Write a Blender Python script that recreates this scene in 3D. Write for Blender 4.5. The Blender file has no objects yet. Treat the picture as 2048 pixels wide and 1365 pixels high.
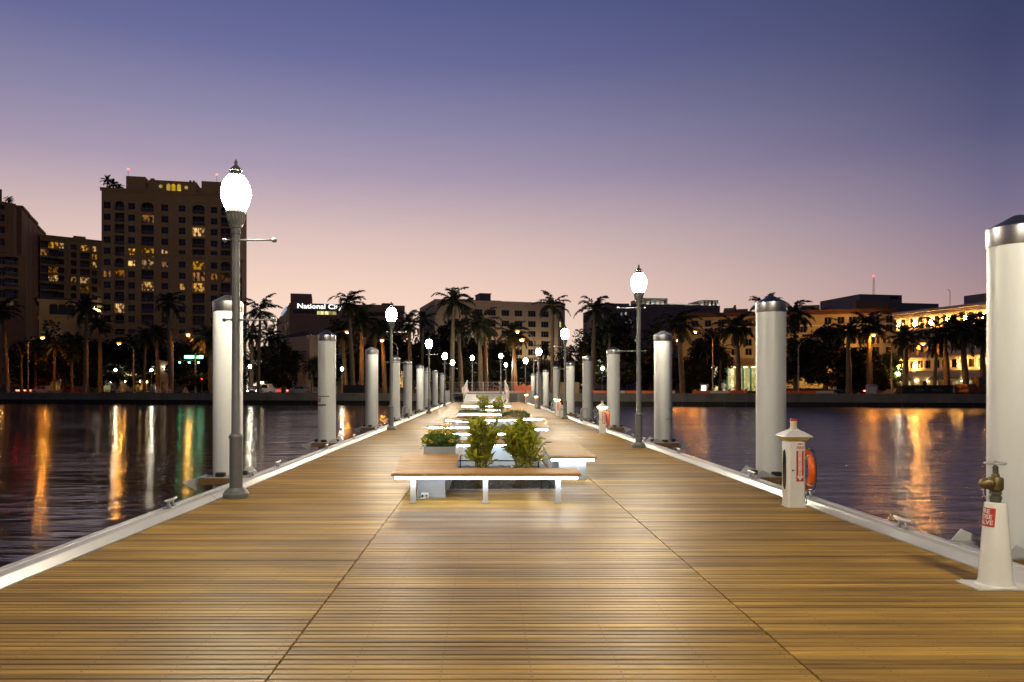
import bpy, math, random
from mathutils import Vector, Matrix
R = math.radians
PI = math.pi
sc = bpy.context.scene
COL = sc.collection
# ---- photo frame: 2048 x 1365, focal 1450 px, vanishing point of the dock (972,777), eye 1.6 m above deck
F, CX, HY, EYE = 1450.0, 972.0, 777.0, 1.6
WATER, LAND = -0.55, 0.5
def wx(px, D): return (px - CX) / F * D
def wz(py, D): return EYE - (py - HY) / F * D
def shore(px, off):            # point on a line `off` metres behind the sea wall seen at photo column px
    k = (px - CX) / F
    D = (91.5 + off) / (1 + .2018 * k)
    return k * D, D
WALLROT = -math.atan(.2018)

# ---------------------------------------------------------------- mesh builder
class MB:
    def __init__(s): s.v = []; s.f = []; s.mi = []; s.cur = 0; s.sm = []; s.smooth = False
    def add(s, vs, fs, M=None):
        o = len(s.v)
        for p in vs:
            p = Vector(p)
            s.v.append(tuple(M @ p) if M is not None else tuple(p))
        for f in fs:
            s.f.append([i + o for i in f]); s.mi.append(s.cur); s.sm.append(s.smooth)
    def box(s, x0, x1, y0, y1, z0, z1, M=None, b=0.0):
        if b <= 0:
            s.add([(x0,y0,z0),(x1,y0,z0),(x1,y1,z0),(x0,y1,z0),(x0,y0,z1),(x1,y0,z1),(x1,y1,z1),(x0,y1,z1)],
                  [(0,3,2,1),(4,5,6,7),(0,1,5,4),(1,2,6,5),(2,3,7,6),(3,0,4,7)], M)
        else:   # chamfered top and vertical edges
            def ring(z, i): return [(x0+i+b,y0+i,z),(x1-i-b,y0+i,z),(x1-i,y0+i+b,z),(x1-i,y1-i-b,z),(x1-i-b,y1-i,z),(x0+i+b,y1-i,z),(x0+i,y1-i-b,z),(x0+i,y0+i+b,z)]
            vs = ring(z0, 0) + ring(z1-b, 0) + ring(z1, b*.8)
            fs = [tuple(range(7,-1,-1)), tuple(range(16,24))]
            for k in range(2):
                for i in range(8):
                    j = (i+1) % 8
                    fs.append((k*8+i, k*8+j, k*8+8+j, k*8+8+i))
            s.add(vs, fs, M)
    def lathe(s, prof, n=24, M=None, cap0=True, cap1=True, smooth=True):
        # split the profile at sharp corners so that smooth shading stops there
        if len(prof) > 2 and smooth:
            parts = []; cur = [prof[0]]
            for i in range(1, len(prof)-1):
                cur.append(prof[i])
                a = math.atan2(prof[i][1]-prof[i-1][1], prof[i][0]-prof[i-1][0]); b = math.atan2(prof[i+1][1]-prof[i][1], prof[i+1][0]-prof[i][0])
                d = abs((b-a+PI) % (2*PI) - PI)
                if d > R(38): parts.append(cur); cur = [prof[i]]
            cur.append(prof[-1]); parts.append(cur)
            if len(parts) > 1:
                for k, p in enumerate(parts): s._lathe(p, n, M, cap0 and k == 0, cap1 and k == len(parts)-1, smooth)
                return
        s._lathe(prof, n, M, cap0, cap1, smooth)
    def _lathe(s, prof, n=24, M=None, cap0=True, cap1=True, smooth=True):
        old = s.smooth; s.smooth = smooth
        vs = []; fs = []
        for r, z in prof:
            for i in range(n):
                a = 2*PI*i/n
                vs.append((r*math.cos(a), r*math.sin(a), z))
        m = len(prof)
        for k in range(m-1):
            for i in range(n):
                j = (i+1) % n
                fs.append((k*n+i, k*n+j, (k+1)*n+j, (k+1)*n+i))
        s.add(vs, fs, M)
        s.smooth = False
        if cap0 and prof[0][0] > 1e-4: s.add(vs[:n], [tuple(range(n-1,-1,-1))], M)
        if cap1 and prof[-1][0] > 1e-4: s.add(vs[-n:], [tuple(range(n))], M)
        s.smooth = old
    def tube(s, pts, r, n=8, closed=False, smooth=True):
        pts = [Vector(p) for p in pts]
        rs = r if isinstance(r, (list, tuple)) else [r]*len(pts)
        m = len(pts); vs = []; fs = []
        up = None
        for i in range(m):
            if closed: t = pts[(i+1)%m] - pts[i-1]
            else: t = pts[min(i+1,m-1)] - pts[max(i-1,0)]
            t.normalize()
            if up is None:
                up = Vector((0,0,1)) if abs(t.z) < .9 else Vector((0,1,0))
            a = t.cross(up)
            if a.length < 1e-6: a = t.orthogonal()
            a.normalize(); b = a.cross(t); b.normalize(); up = b
            for k in range(n):
                q = 2*PI*k/n
                vs.append(pts[i] + a*math.cos(q)*rs[i] + b*math.sin(q)*rs[i])
        for i in range(m if closed else m-1):
            i2 = (i+1) % m
            for k in range(n):
                j = (k+1) % n
                fs.append((i*n+k, i2*n+k, i2*n+j, i*n+j))
        if not closed:
            fs.append(tuple(range(n))); fs.append(tuple(range(m*n-1, (m-1)*n-1, -1)))
        old = s.smooth; s.smooth = smooth
        s.add(vs, fs); s.smooth = old
    def prism(s, poly, axis, a0, a1, M=None):   # extrude 2-D polygon along axis
        n = len(poly)
        def mk(p, a):
            return (a,p[0],p[1]) if axis == 'x' else ((p[0],a,p[1]) if axis == 'y' else (p[0],p[1],a))
        vs = [mk(p,a0) for p in poly] + [mk(p,a1) for p in poly]
        fs = [tuple(range(n)), tuple(range(2*n-1,n-1,-1))]
        for i in range(n):
            j = (i+1) % n
            fs.append((i, i+n, j+n, j))
        s.add(vs, fs, M)
    def build(s, name, mats, parent=None, loc=None, rot=None):
        me = bpy.data.meshes.new(name)
        me.from_pydata(s.v, [], s.f)
        if not isinstance(mats, (list, tuple)): mats = [mats]
        for m in mats: me.materials.append(m)
        me.polygons.foreach_set('material_index', s.mi)
        me.polygons.foreach_set('use_smooth', s.sm)
        me.update()
        import bmesh
        bm = bmesh.new(); bm.from_mesh(me)
        if len(bm.faces) < 6000: bmesh.ops.recalc_face_normals(bm, faces=bm.faces)
        bm.to_mesh(me); bm.free()
        return link(name, me, parent, loc, rot)
def link(name, me, parent=None, loc=None, rot=None):
    o = bpy.data.objects.new(name, me); COL.objects.link(o)
    if parent is not None: o.parent = parent
    if loc is not None: o.location = loc
    if rot is not None: o.rotation_euler = rot if isinstance(rot, (tuple, list)) else (0,0,rot)
    return o
def tag(o, label, cat=None, group=None, kind=None):
    if label: o['label'] = label
    if cat: o['category'] = cat
    if group: o['group'] = group
    if kind: o['kind'] = kind
    return o
def thing(name, label, cat, loc=(0,0,0), rz=0, group=None):
    o = bpy.data.objects.new(name, None); COL.objects.link(o)
    o.empty_display_size = .2
    o.location = loc; o.rotation_euler = (0,0,rz)
    return tag(o, label, cat, group)
def dup(root, loc, rz=0, label=None, group=None, scale=None):
    def cp(o, par):
        c = o.copy(); COL.objects.link(c)
        if par is not None: c.parent = par
        for ch in list(o.children): cp(ch, c)
        return c
    r = cp(root, None)
    r.location = loc; r.rotation_euler = (0,0,rz)
    if scale: r.scale = scale
    if label: r['label'] = label
    if group: r['group'] = group
    return r
ORD = ['first','second','third','fourth','fifth','sixth','seventh','eighth','ninth','tenth','eleventh','twelfth','thirteenth','fourteenth','fifteenth','sixteenth','seventeenth','eighteenth','nineteenth','twentieth']
def text_verts(txt, size, bold=0.0, align='CENTER', extr=0.0, space=1.0, line=1.0):
    cu = bpy.data.curves.new('lettering', 'FONT'); cu.body = txt; cu.size = size
    cu.align_x = align; cu.align_y = 'CENTER'; cu.offset = bold; cu.extrude = extr; cu.space_character = space
    cu.space_line = line; cu.resolution_u = 3
    o = bpy.data.objects.new('lettering', cu); COL.objects.link(o)
    dg = bpy.context.evaluated_depsgraph_get()
    me = bpy.data.meshes.new_from_object(o.evaluated_get(dg))
    vs = [tuple(v.co) for v in me.vertices]; fs = [tuple(p.vertices) for p in me.polygons]
    bpy.data.objects.remove(o); bpy.data.curves.remove(cu); bpy.data.meshes.remove(me)
    return vs, fs
def XM(x=0,y=0,z=0,rz=0,rx=0,ry=0):
    return Matrix.Translation((x,y,z)) @ Matrix.Rotation(rz,4,'Z') @ Matrix.Rotation(ry,4,'Y') @ Matrix.Rotation(rx,4,'X')

# ---------------------------------------------------------------- materials
def mat(name, c, r=.5, metal=0.0, var=.18, scale=4.0, bump=0.0, bscale=40.0, stretch=(1,1,1), spec=.5, emit=None, es=0.0, coat=0.0, rvar=.0):
    m = bpy.data.materials.new(name); m.use_nodes = True
    nt = m.node_tree; b = nt.nodes['Principled BSDF']
    b.inputs['Base Color'].default_value = (*c, 1)
    b.inputs['Roughness'].default_value = r
    b.inputs['Metallic'].default_value = metal
    b.inputs['Specular IOR Level'].default_value = spec
    if coat: b.inputs['Coat Weight'].default_value = coat; b.inputs['Coat Roughness'].default_value = .15
    if emit is not None:
        b.inputs['Emission Color'].default_value = (*emit, 1)
        b.inputs['Emission Strength'].default_value = es
    if var > 0 or bump > 0 or rvar > 0:
        tc = nt.nodes.new('ShaderNodeTexCoord'); mp = nt.nodes.new('ShaderNodeMapping')
        mp.inputs['Scale'].default_value = stretch
        nt.links.new(tc.outputs['Object'], mp.inputs['Vector'])
        n = nt.nodes.new('ShaderNodeTexNoise'); n.inputs['Scale'].default_value = scale; n.inputs['Detail'].default_value = 6
        n.inputs['Roughness'].default_value = .62
        nt.links.new(mp.outputs[0], n.inputs['Vector'])
        if var > 0:
            rp = nt.nodes.new('ShaderNodeValToRGB')
            rp.color_ramp.elements[0].position = .3; rp.color_ramp.elements[1].position = .7
            rp.color_ramp.elements[0].color = (*[x*(1-var) for x in c], 1)
            rp.color_ramp.elements[1].color = (*[min(1, x*(1+var)) for x in c], 1)
            nt.links.new(n.outputs['Fac'], rp.inputs['Fac']); nt.links.new(rp.outputs['Color'], b.inputs['Base Color'])
        if rvar > 0:
            mr = nt.nodes.new('ShaderNodeMapRange'); mr.inputs['To Min'].default_value = max(.02, r-rvar); mr.inputs['To Max'].default_value = min(1, r+rvar)
            nt.links.new(n.outputs['Fac'], mr.inputs['Value']); nt.links.new(mr.outputs[0], b.inputs['Roughness'])
        if bump > 0:
            n2 = nt.nodes.new('ShaderNodeTexNoise'); n2.inputs['Scale'].default_value = bscale; n2.inputs['Detail'].default_value = 4
            nt.links.new(mp.outputs[0], n2.inputs['Vector'])
            bp = nt.nodes.new('ShaderNodeBump'); bp.inputs['Strength'].default_value = bump; bp.inputs['Distance'].default_value = .02
            nt.links.new(n2.outputs['Fac'], bp.inputs['Height']); nt.links.new(bp.outputs['Normal'], b.inputs['Normal'])
    return m
def emat(name, c, s):
    m = bpy.data.materials.new(name); m.use_nodes = True
    b = m.node_tree.nodes['Principled BSDF']
    b.inputs['Base Color'].default_value = (.8,.8,.8,1)
    b.inputs['Emission Color'].default_value = (*c, 1); b.inputs['Emission Strength'].default_value = s
    return m

LAMPE, LAMPC = 570.0, (1.0, .86, .62)
M = {}
M['pole'] = mat('grey_pole_paint', (.20,.215,.225), .38, 0, .1, 9, .05, 60)
M['globe'] = emat('lit_globe', LAMPC, LAMPE)
M['sleeve'] = mat('white_pile_sleeve', (.62,.645,.665), .38, 0, .06, 3, .10, 26, (1,1,.35), rvar=.06)
M['alu'] = mat('brushed_aluminium', (.45,.46,.49), .36, 1, .08, 30, 0, 40, (1,1,.05), rvar=.08)
M['galv'] = mat('galvanised_steel', (.50,.51,.52), .42, .7, .2, 14, .05, 60)
M['curb'] = mat('white_aluminium_edge', (.52,.52,.53), .40, .2, .10, 3, .03, 30, (1,.25,1), rvar=.1)
M['panel'] = mat('pale_steel_panel', (.42,.45,.48), .42, .25, .06, 6)
M['leg'] = mat('pale_steel_leg', (.62,.64,.66), .35, .3, .06, 8)
M['led'] = emat('white_led', (.78,.89,1.0), 27.0)
M['black'] = mat('black_rubber', (.012,.012,.013), .55, 0, .3, 10)
M['whitepaint'] = mat('white_gloss_paint', (.78,.78,.75), .22, 0, .04, 5, .02, 20, coat=.3)
M['red'] = mat('red_sign_paint', (.50,.035,.02), .4, 0, .08, 10)
M['orange'] = mat('orange_plastic', (.80,.13,.015), .35, 0, .1, 8)
M['brass'] = mat('aged_brass', (.19,.15,.07), .42, .75, .35, 18, .2, 60)
M['bronze'] = mat('green_bronze', (.11,.12,.085), .5, .5, .3, 20, .2, 50)
M['wood_dark'] = mat('rub_block_wood', (.16,.09,.03), .6, 0, .3, 8, .3, 30, (.3,1,1))
M['stem'] = mat('pale_stem_bark', (.20,.15,.10), .8, 0, .3, 20)
M['soil'] = mat('grey_mulch', (.075,.068,.058), .95, 0, .6, 26, .9, 35)
M['amber'] = mat('amber_lens', (.45,.30,.05), .3, 0, .05, 8)
M['amberlit'] = emat('lit_amber_lens', (1,.70,.26), 30.0)
M['concrete'] = mat('sea_wall_concrete', (.19,.175,.155), .85, 0, .28, .7, .3, 12, (1,1,.6))
M['concdark'] = mat('dark_concrete', (.012,.011,.010), .6, 0, .4, .8)  # near-black tone for the piling below the wall face
M['asphalt'] = mat('asphalt', (.05,.05,.05), .85, 0, .25, 2, .3, 60)
M['grassland'] = mat('park_grass', (.035,.05,.018), .95, 0, .5, .9, .5, 8)
M['paver'] = mat('promenade_paving', (.17,.155,.135), .85, 0, .2, 1.5)
M['gangway'] = mat('gangway_aluminium', (.24,.25,.26), .45, .6, .1, 6)
M['glass'] = mat('dark_window_glass', (.012,.013,.016), .08, 0, 0, 1, spec=.6)
M['frame'] = mat('pale_window_frame', (.30,.28,.24), .6, 0, .05, 5)
M['roofred'] = mat('red_roof_tile', (.12,.045,.03), .8, 0, .3, 2.0, .4, 8)
# ================================================================ wood, water, sky
PITCH = .0725
def wood_mat(name, pitch, base, dark, light, rough, seat=False):
    m = bpy.data.materials.new(name); m.use_nodes = True
    nt = m.node_tree; N = nt.nodes.new; L = nt.links.new
    b = nt.nodes['Principled BSDF']
    tc = N('ShaderNodeTexCoord'); sp = N('ShaderNodeSeparateXYZ'); L(tc.outputs['Object'], sp.inputs[0])
    dv = N('ShaderNodeMath'); dv.operation = 'DIVIDE'; dv.inputs[1].default_value = pitch; L(sp.outputs['Y'], dv.inputs[0])
    fl = N('ShaderNodeMath'); fl.operation = 'FLOOR'; L(dv.outputs[0], fl.inputs[0])
    s1 = N('ShaderNodeMath'); s1.operation = 'GREATER_THAN'; s1.inputs[1].default_value = -1.205; L(sp.outputs['X'], s1.inputs[0])
    s2 = N('ShaderNodeMath'); s2.operation = 'GREATER_THAN'; s2.inputs[1].default_value = 1.835; L(sp.outputs['X'], s2.inputs[0])
    sa = N('ShaderNodeMath'); sa.operation = 'ADD'; L(s1.outputs[0], sa.inputs[0]); L(s2.outputs[0], sa.inputs[1])
    cb = N('ShaderNodeCombineXYZ'); L(fl.outputs[0], cb.inputs[0]); L(sa.outputs[0], cb.inputs[1])
    wn = N('ShaderNodeTexWhiteNoise'); wn.noise_dimensions = '2D'; L(cb.outputs[0], wn.inputs['Vector'])
    # long grain
    mp = N('ShaderNodeMapping'); mp.inputs['Scale'].default_value = (1.1, 42, 8); L(tc.outputs['Object'], mp.inputs['Vector'])
    off = N('ShaderNodeVectorMath'); off.operation = 'MULTIPLY_ADD'; off.inputs[1].default_value = (37,0,19)
    L(wn.outputs['Color'], off.inputs[0]); L(mp.outputs[0], off.inputs[2])
    g = N('ShaderNodeTexNoise'); g.inputs['Scale'].default_value = 1.0; g.inputs['Detail'].default_value = 7; g.inputs['Roughness'].default_value = .6
    L(off.outputs[0], g.inputs['Vector'])
    # broad stains, drawn out along the boards
    mp2 = N('ShaderNodeMapping'); mp2.inputs['Scale'].default_value = (.45, 2.6, 1); L(tc.outputs['Object'], mp2.inputs['Vector'])
    st = N('ShaderNodeTexNoise'); st.inputs['Scale'].default_value = 1.0; st.inputs['Detail'].default_value = 6; st.inputs['Roughness'].default_value = .65
    L(mp2.outputs[0], st.inputs['Vector'])
    m1 = N('ShaderNodeMix'); m1.data_type = 'RGBA'; m1.inputs[6].default_value = (*dark,1); m1.inputs[7].default_value = (*light,1)
    f1 = N('ShaderNodeMath'); f1.operation = 'MULTIPLY_ADD'; f1.inputs[1].default_value = .56; L(wn.outputs['Value'], f1.inputs[0])
    f2 = N('ShaderNodeMapRange'); f2.inputs['From Min'].default_value = .32; f2.inputs['From Max'].default_value = .68; f2.inputs['To Max'].default_value = .45
    L(g.outputs['Fac'], f2.inputs['Value']); L(f2.outputs[0], f1.inputs[2])
    L(f1.outputs[0], m1.inputs['Factor'])
    m2 = N('ShaderNodeMix'); m2.data_type = 'RGBA'; m2.blend_type = 'MULTIPLY'
    r2 = N('ShaderNodeMapRange'); r2.inputs['From Min'].default_value = .36; r2.inputs['From Max'].default_value = .66
    r2.inputs['To Min'].default_value = .58 if not seat else .85; r2.inputs['To Max'].default_value = 1.12 if not seat else 1.05
    L(st.outputs['Fac'], r2.inputs['Value'])
    cbx = N('ShaderNodeCombineColor'); [L(r2.outputs[0], cbx.inputs[i]) for i in range(3)]
    m2.inputs['Factor'].default_value = 1; L(m1.outputs[2], m2.inputs[6]); L(cbx.outputs[0], m2.inputs[7])
    outc = m2.outputs[2]
    if not seat:
        def mth(op, a, b_=None):
            n = N('ShaderNodeMath'); n.operation = op
            for i, q in enumerate((a, b_)):
                if q is None: continue
                if isinstance(q, (int, float)): n.inputs[i].default_value = q
                else: L(q, n.inputs[i])
            return n.outputs[0]
        fx = mth('SUBTRACT', mth('FRACT', mth('DIVIDE', sp.outputs['X'], .508)), .5)
        fy = mth('SUBTRACT', mth('FRACT', dv.outputs[0]), .5)
        dx = mth('MULTIPLY', fx, .508); dy = mth('MULTIPLY', fy, pitch)
        r2_ = mth('ADD', mth('MULTIPLY', dx, dx), mth('MULTIPLY', dy, dy))
        hole = mth('MULTIPLY', mth('LESS_THAN', r2_, .0065**2), .75)
        ms = N('ShaderNodeMix'); ms.data_type = 'RGBA'; L(hole, ms.inputs['Factor']); L(outc, ms.inputs[6]); ms.inputs[7].default_value = (.03,.022,.012,1); outc = ms.outputs[2]
        ns = N('ShaderNodeTexNoise'); ns.inputs['Scale'].default_value = 7; ns.inputs['Detail'].default_value = 8; ns.inputs['Roughness'].default_value = .75; ns.inputs['Distortion'].default_value = 1.6
        mps = N('ShaderNodeMapping'); mps.inputs['Scale'].default_value = (.35,1,1); mps.inputs['Rotation'].default_value = (0,0,R(7)); L(tc.outputs['Object'], mps.inputs[0]); L(mps.outputs[0], ns.inputs['Vector'])
        mk = N('ShaderNodeMapRange'); mk.inputs['From Min'].default_value = .66; mk.inputs['From Max'].default_value = .74; mk.inputs['To Max'].default_value = .45; L(ns.outputs['Fac'], mk.inputs['Value'])
        m3 = N('ShaderNodeMix'); m3.data_type = 'RGBA'; L(mk.outputs[0], m3.inputs['Factor']); L(outc, m3.inputs[6]); m3.inputs[7].default_value = (.62,.48,.26,1); outc = m3.outputs[2]
    L(outc, b.inputs['Base Color'])
    mr = N('ShaderNodeMapRange'); mr.inputs['To Min'].default_value = rough-.1; mr.inputs['To Max'].default_value = rough+.14
    L(g.outputs['Fac'], mr.inputs['Value']); L(mr.outputs[0], b.inputs['Roughness'])
    bp = N('ShaderNodeBump'); bp.inputs['Strength'].default_value = .35; bp.inputs['Distance'].default_value = .004
    L(g.outputs['Fac'], bp.inputs['Height']); L(bp.outputs[0], b.inputs['Normal'])
    b.inputs['Specular IOR Level'].default_value = .28
    return m
M['deck'] = wood_mat('deck_boards', PITCH, None, (.15,.075,.011), (.66,.400,.078), .44)
M['seat'] = wood_mat('bench_boards', .085, None, (.36,.185,.045), (.66,.385,.115), .50, True)
M['under'] = mat('dark_underframe', (.012,.010,.008), .9, 0, .2, 3)

# water
def water_mat():
    m = bpy.data.materials.new('harbour_water'); m.use_nodes = True
    nt = m.node_tree; N = nt.nodes.new; L = nt.links.new
    b = nt.nodes['Principled BSDF']
    b.inputs['Base Color'].default_value = (.006,.007,.010,1); b.inputs['Roughness'].default_value = .09
    b.inputs['IOR'].default_value = 1.9; b.inputs['Specular IOR Level'].default_value = .5
    tc = N('ShaderNodeTexCoord')
    def nz(sc, det, stretch):
        mp = N('ShaderNodeMapping'); mp.inputs['Scale'].default_value = stretch; mp.inputs['Rotation'].default_value = (0,0,R(8))
        L(tc.outputs['Object'], mp.inputs['Vector'])
        n = N('ShaderNodeTexNoise'); n.inputs['Scale'].default_value = sc; n.inputs['Detail'].default_value = det; n.inputs['Roughness'].default_value = .55
        n.inputs['Distortion'].default_value = .6
        L(mp.outputs[0], n.inputs['Vector']); return n.outputs['Fac']
    a = nz(.55, 2, (.55,1,1)); c = nz(2.0, 4, (.20,1,1))
    sp = N('ShaderNodeSeparateXYZ'); L(tc.outputs['Object'], sp.inputs[0])
    side = N('ShaderNodeMapRange'); side.inputs['From Min'].default_value = -6; side.inputs['From Max'].default_value = 6
    side.inputs['To Min'].default_value = .18; side.inputs['To Max'].default_value = .42; L(sp.outputs['X'], side.inputs['Value'])
    io = N('ShaderNodeMapRange'); io.inputs['From Min'].default_value = -6; io.inputs['From Max'].default_value = 6
    io.inputs['To Min'].default_value = 1.7; io.inputs['To Max'].default_value = 3.0; L(sp.outputs['X'], io.inputs['Value']); L(io.outputs[0], b.inputs['IOR'])
    # calm and ruffled patches
    pt = nz(.06, 3, (.4,1,1))
    pm = N('ShaderNodeMapRange'); pm.inputs['From Min'].default_value = .38; pm.inputs['From Max'].default_value = .62; pm.inputs['To Min'].default_value = .45; pm.inputs['To Max'].default_value = 1.15
    L(pt, pm.inputs['Value'])
    mu = N('ShaderNodeMath'); mu.operation = 'MULTIPLY'; L(side.outputs[0], mu.inputs[0]); L(pm.outputs[0], mu.inputs[1])
    b1 = N('ShaderNodeBump'); b1.inputs['Distance'].default_value = .34; L(a, b1.inputs['Height']); L(mu.outputs[0], b1.inputs['Strength'])
    b2 = N('ShaderNodeBump'); b2.inputs['Distance'].default_value = .34; L(c, b2.inputs['Height']); L(mu.outputs[0], b2.inputs['Strength'])
    # the finest ripples, blurred by wind: a microfacet spread that is wider on the ruffled side
    rg = N('ShaderNodeMapRange'); rg.inputs['From Min'].default_value = -6; rg.inputs['From Max'].default_value = 6
    rg.inputs['To Min'].default_value = .12; rg.inputs['To Max'].default_value = .225; L(sp.outputs['X'], rg.inputs['Value'])
    rm = N('ShaderNodeMath'); rm.operation = 'MULTIPLY'; L(rg.outputs[0], rm.inputs[0])
    pm2 = N('ShaderNodeMapRange'); pm2.inputs['From Min'].default_value = .35; pm2.inputs['From Max'].default_value = .65; pm2.inputs['To Min'].default_value = .85; pm2.inputs['To Max'].default_value = 1.12
    L(pt, pm2.inputs['Value']); L(pm2.outputs[0], rm.inputs[1]); L(rm.outputs[0], b.inputs['Roughness'])
    L(b1.outputs[0], b2.inputs['Normal']); L(b2.outputs[0], b.inputs['Normal'])
    return m
M['water'] = water_mat()

# sky: a dusk gradient by elevation, brightest where the sun has set (ahead, a little to the left)
def make_world():
    w = bpy.data.worlds.new('World'); sc.world = w; w.use_nodes = True
    nt = w.node_tree; N = nt.nodes.new; L = nt.links.new
    bg = nt.nodes['Background']
    tc = N('ShaderNodeTexCoord'); nm = N('ShaderNodeVectorMath'); nm.operation = 'NORMALIZE'; L(tc.outputs['Generated'], nm.inputs[0])
    sp = N('ShaderNodeSeparateXYZ'); L(nm.outputs[0], sp.inputs[0])
    def lin(h): return tuple((c/255/12.92 if c/255 <= .04045 else ((c/255+.055)/1.055)**2.4) for c in h) + (1,)
    def ramp(stops):
        rp = N('ShaderNodeValToRGB'); rp.color_ramp.interpolation = 'B_SPLINE' if False else 'EASE'
        rp.color_ramp.interpolation = 'LINEAR'
        el = rp.color_ramp.elements
        while len(el) < len(stops): el.new(.5)
        for e, (p, c) in zip(el, stops): e.position = p; e.color = lin(c)
        L(sp.outputs['Z'], rp.inputs['Fac']); return rp.outputs['Color']
    glow = ramp(SKY_GLOW); side0 = ramp(SKY_SIDE); back = ramp(SKY_BACK)
    # azimuth weight from the direction's dot with the sunset heading
    dt = N('ShaderNodeVectorMath'); dt.operation = 'DOT_PRODUCT'; dt.inputs[1].default_value = (math.sin(R(-18)), math.cos(R(-18)), 0)
    fl = N('ShaderNodeVectorMath'); fl.operation = 'MULTIPLY'; fl.inputs[1].default_value = (1,1,0); L(nm.outputs[0], fl.inputs[0])
    fn = N('ShaderNodeVectorMath'); fn.operation = 'NORMALIZE'; L(fl.outputs[0], fn.inputs[0]); L(fn.outputs[0], dt.inputs[0])
    mr = N('ShaderNodeMapRange'); mr.interpolation_type = 'LINEAR'
    mr.inputs['From Min'].default_value = .60; mr.inputs['From Max'].default_value = 1.0; L(dt.outputs['Value'], mr.inputs['Value'])
    mb_ = N('ShaderNodeMapRange'); mb_.inputs['From Min'].default_value = .15; mb_.inputs['From Max'].default_value = .48; L(dt.outputs['Value'], mb_.inputs['Value'])
    m0 = N('ShaderNodeMix'); m0.data_type = 'RGBA'; L(mb_.outputs[0], m0.inputs['Factor']); L(back, m0.inputs[6]); L(side0, m0.inputs[7]); side = m0.outputs[2]
    mx = N('ShaderNodeMix'); mx.data_type = 'RGBA'; L(mr.outputs[0], mx.inputs['Factor']); L(side, mx.inputs[6]); L(glow, mx.inputs[7])
    L(mx.outputs[2], bg.inputs['Color']); bg.inputs['Strength'].default_value = 1.0
# positions are sin(elevation)
SKY_GLOW = [(0,(255,226,200)),(.07,(255,225,203)),(.13,(248,214,196)),(.20,(222,194,188)),(.28,(172,156,178)),(.34,(142,137,169)),(.41,(108,110,155)),(.47,(90,96,144)),(.60,(44,48,84)),(1,(14,16,32))]
SKY_SIDE = [(0,(192,146,138)),(.07,(184,146,142)),(.13,(158,134,144)),(.21,(120,112,140)),(.29,(86,87,123)),(.37,(65,70,106)),(.45,(53,61,97)),(.60,(30,35,62)),(1,(14,16,32))]
SKY_BACK = [(0,(92,74,84)),(.07,(84,72,88)),(.13,(72,66,88)),(.21,(60,60,86)),(.29,(50,54,80)),(.37,(44,48,74)),(.45,(38,42,66)),(.60,(28,32,54)),(1,(14,16,32))]
make_world()

# ================================================================ setting: water, land
def sheet(name, x0, x1, y0, y1, z, m, kind='structure', sub=1):
    mb = MB()
    for i in range(sub):
        a = x0 + (x1-x0)*i/sub; b_ = x0 + (x1-x0)*(i+1)/sub
        mb.add([(a,y0,z),(b_,y0,z),(b_,y1,z),(a,y1,z)], [(0,1,2,3)])
    o = mb.build(name, m); o['kind'] = kind; return o
sheet('water', -420, 420, -160, 190, WATER, M['water'])
def strip(name, off0, off1, z, m, half=420):
    """land strip parallel to the sea wall between two offsets behind it"""
    mb = MB()
    c, s_ = math.cos(WALLROT), math.sin(WALLROT)
    def p(u, off): return (u*c, 91.5 + off + u*s_, z)
    mb.add([p(-half,off0), p(half,off0), p(half,off1), p(-half,off1)], [(0,1,2,3)])
    o = mb.build(name, m); o['kind'] = 'structure'; return o
strip('ground', .3, 900, LAND, M['grassland'], 900)
strip('promenade', .5, 7, LAND+.004, M['paver'])
strip('road', 9, 22, LAND+.008, M['asphalt'])
lm = mat('worn_road_paint', (.55,.53,.45), .7)
strip('road_centre_line', 15.4, 15.55, LAND+.012, lm)
def wallbox(mb, off0, off1, u0, u1, z0, z1):
    c, s_ = math.cos(WALLROT), math.sin(WALLROT)
    def p(u, off, z): return (u*c, 91.5 + off + u*s_, z)
    mb.add([p(u0,off0,z0),p(u1,off0,z0),p(u1,off1,z0),p(u0,off1,z0),p(u0,off0,z1),p(u1,off0,z1),p(u1,off1,z1),p(u0,off1,z1)],
           [(0,3,2,1),(4,5,6,7),(0,1,5,4),(1,2,6,5),(2,3,7,6),(3,0,4,7)])
mb = MB(); wallbox(mb, -.25, .45, -300, 300, -.02, .92)
sw = mb.build('sea_wall', M['concrete']); tag(sw, 'long grey concrete sea wall along the far shore', 'sea wall')
mb = MB(); wallbox(mb, .05, .42, -300, 300, -3, -.024)
for i in range(-110, 110): wallbox(mb, -.12, .05, i*2.4, i*2.4+.35, -3, -.026)
mb.build('wall_piling', M['concdark'], sw)
mb = MB(); wallbox(mb, -.32, .52, -300, 300, .922, .98)
mb.build('wall_coping', M['concrete'], sw)

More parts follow.
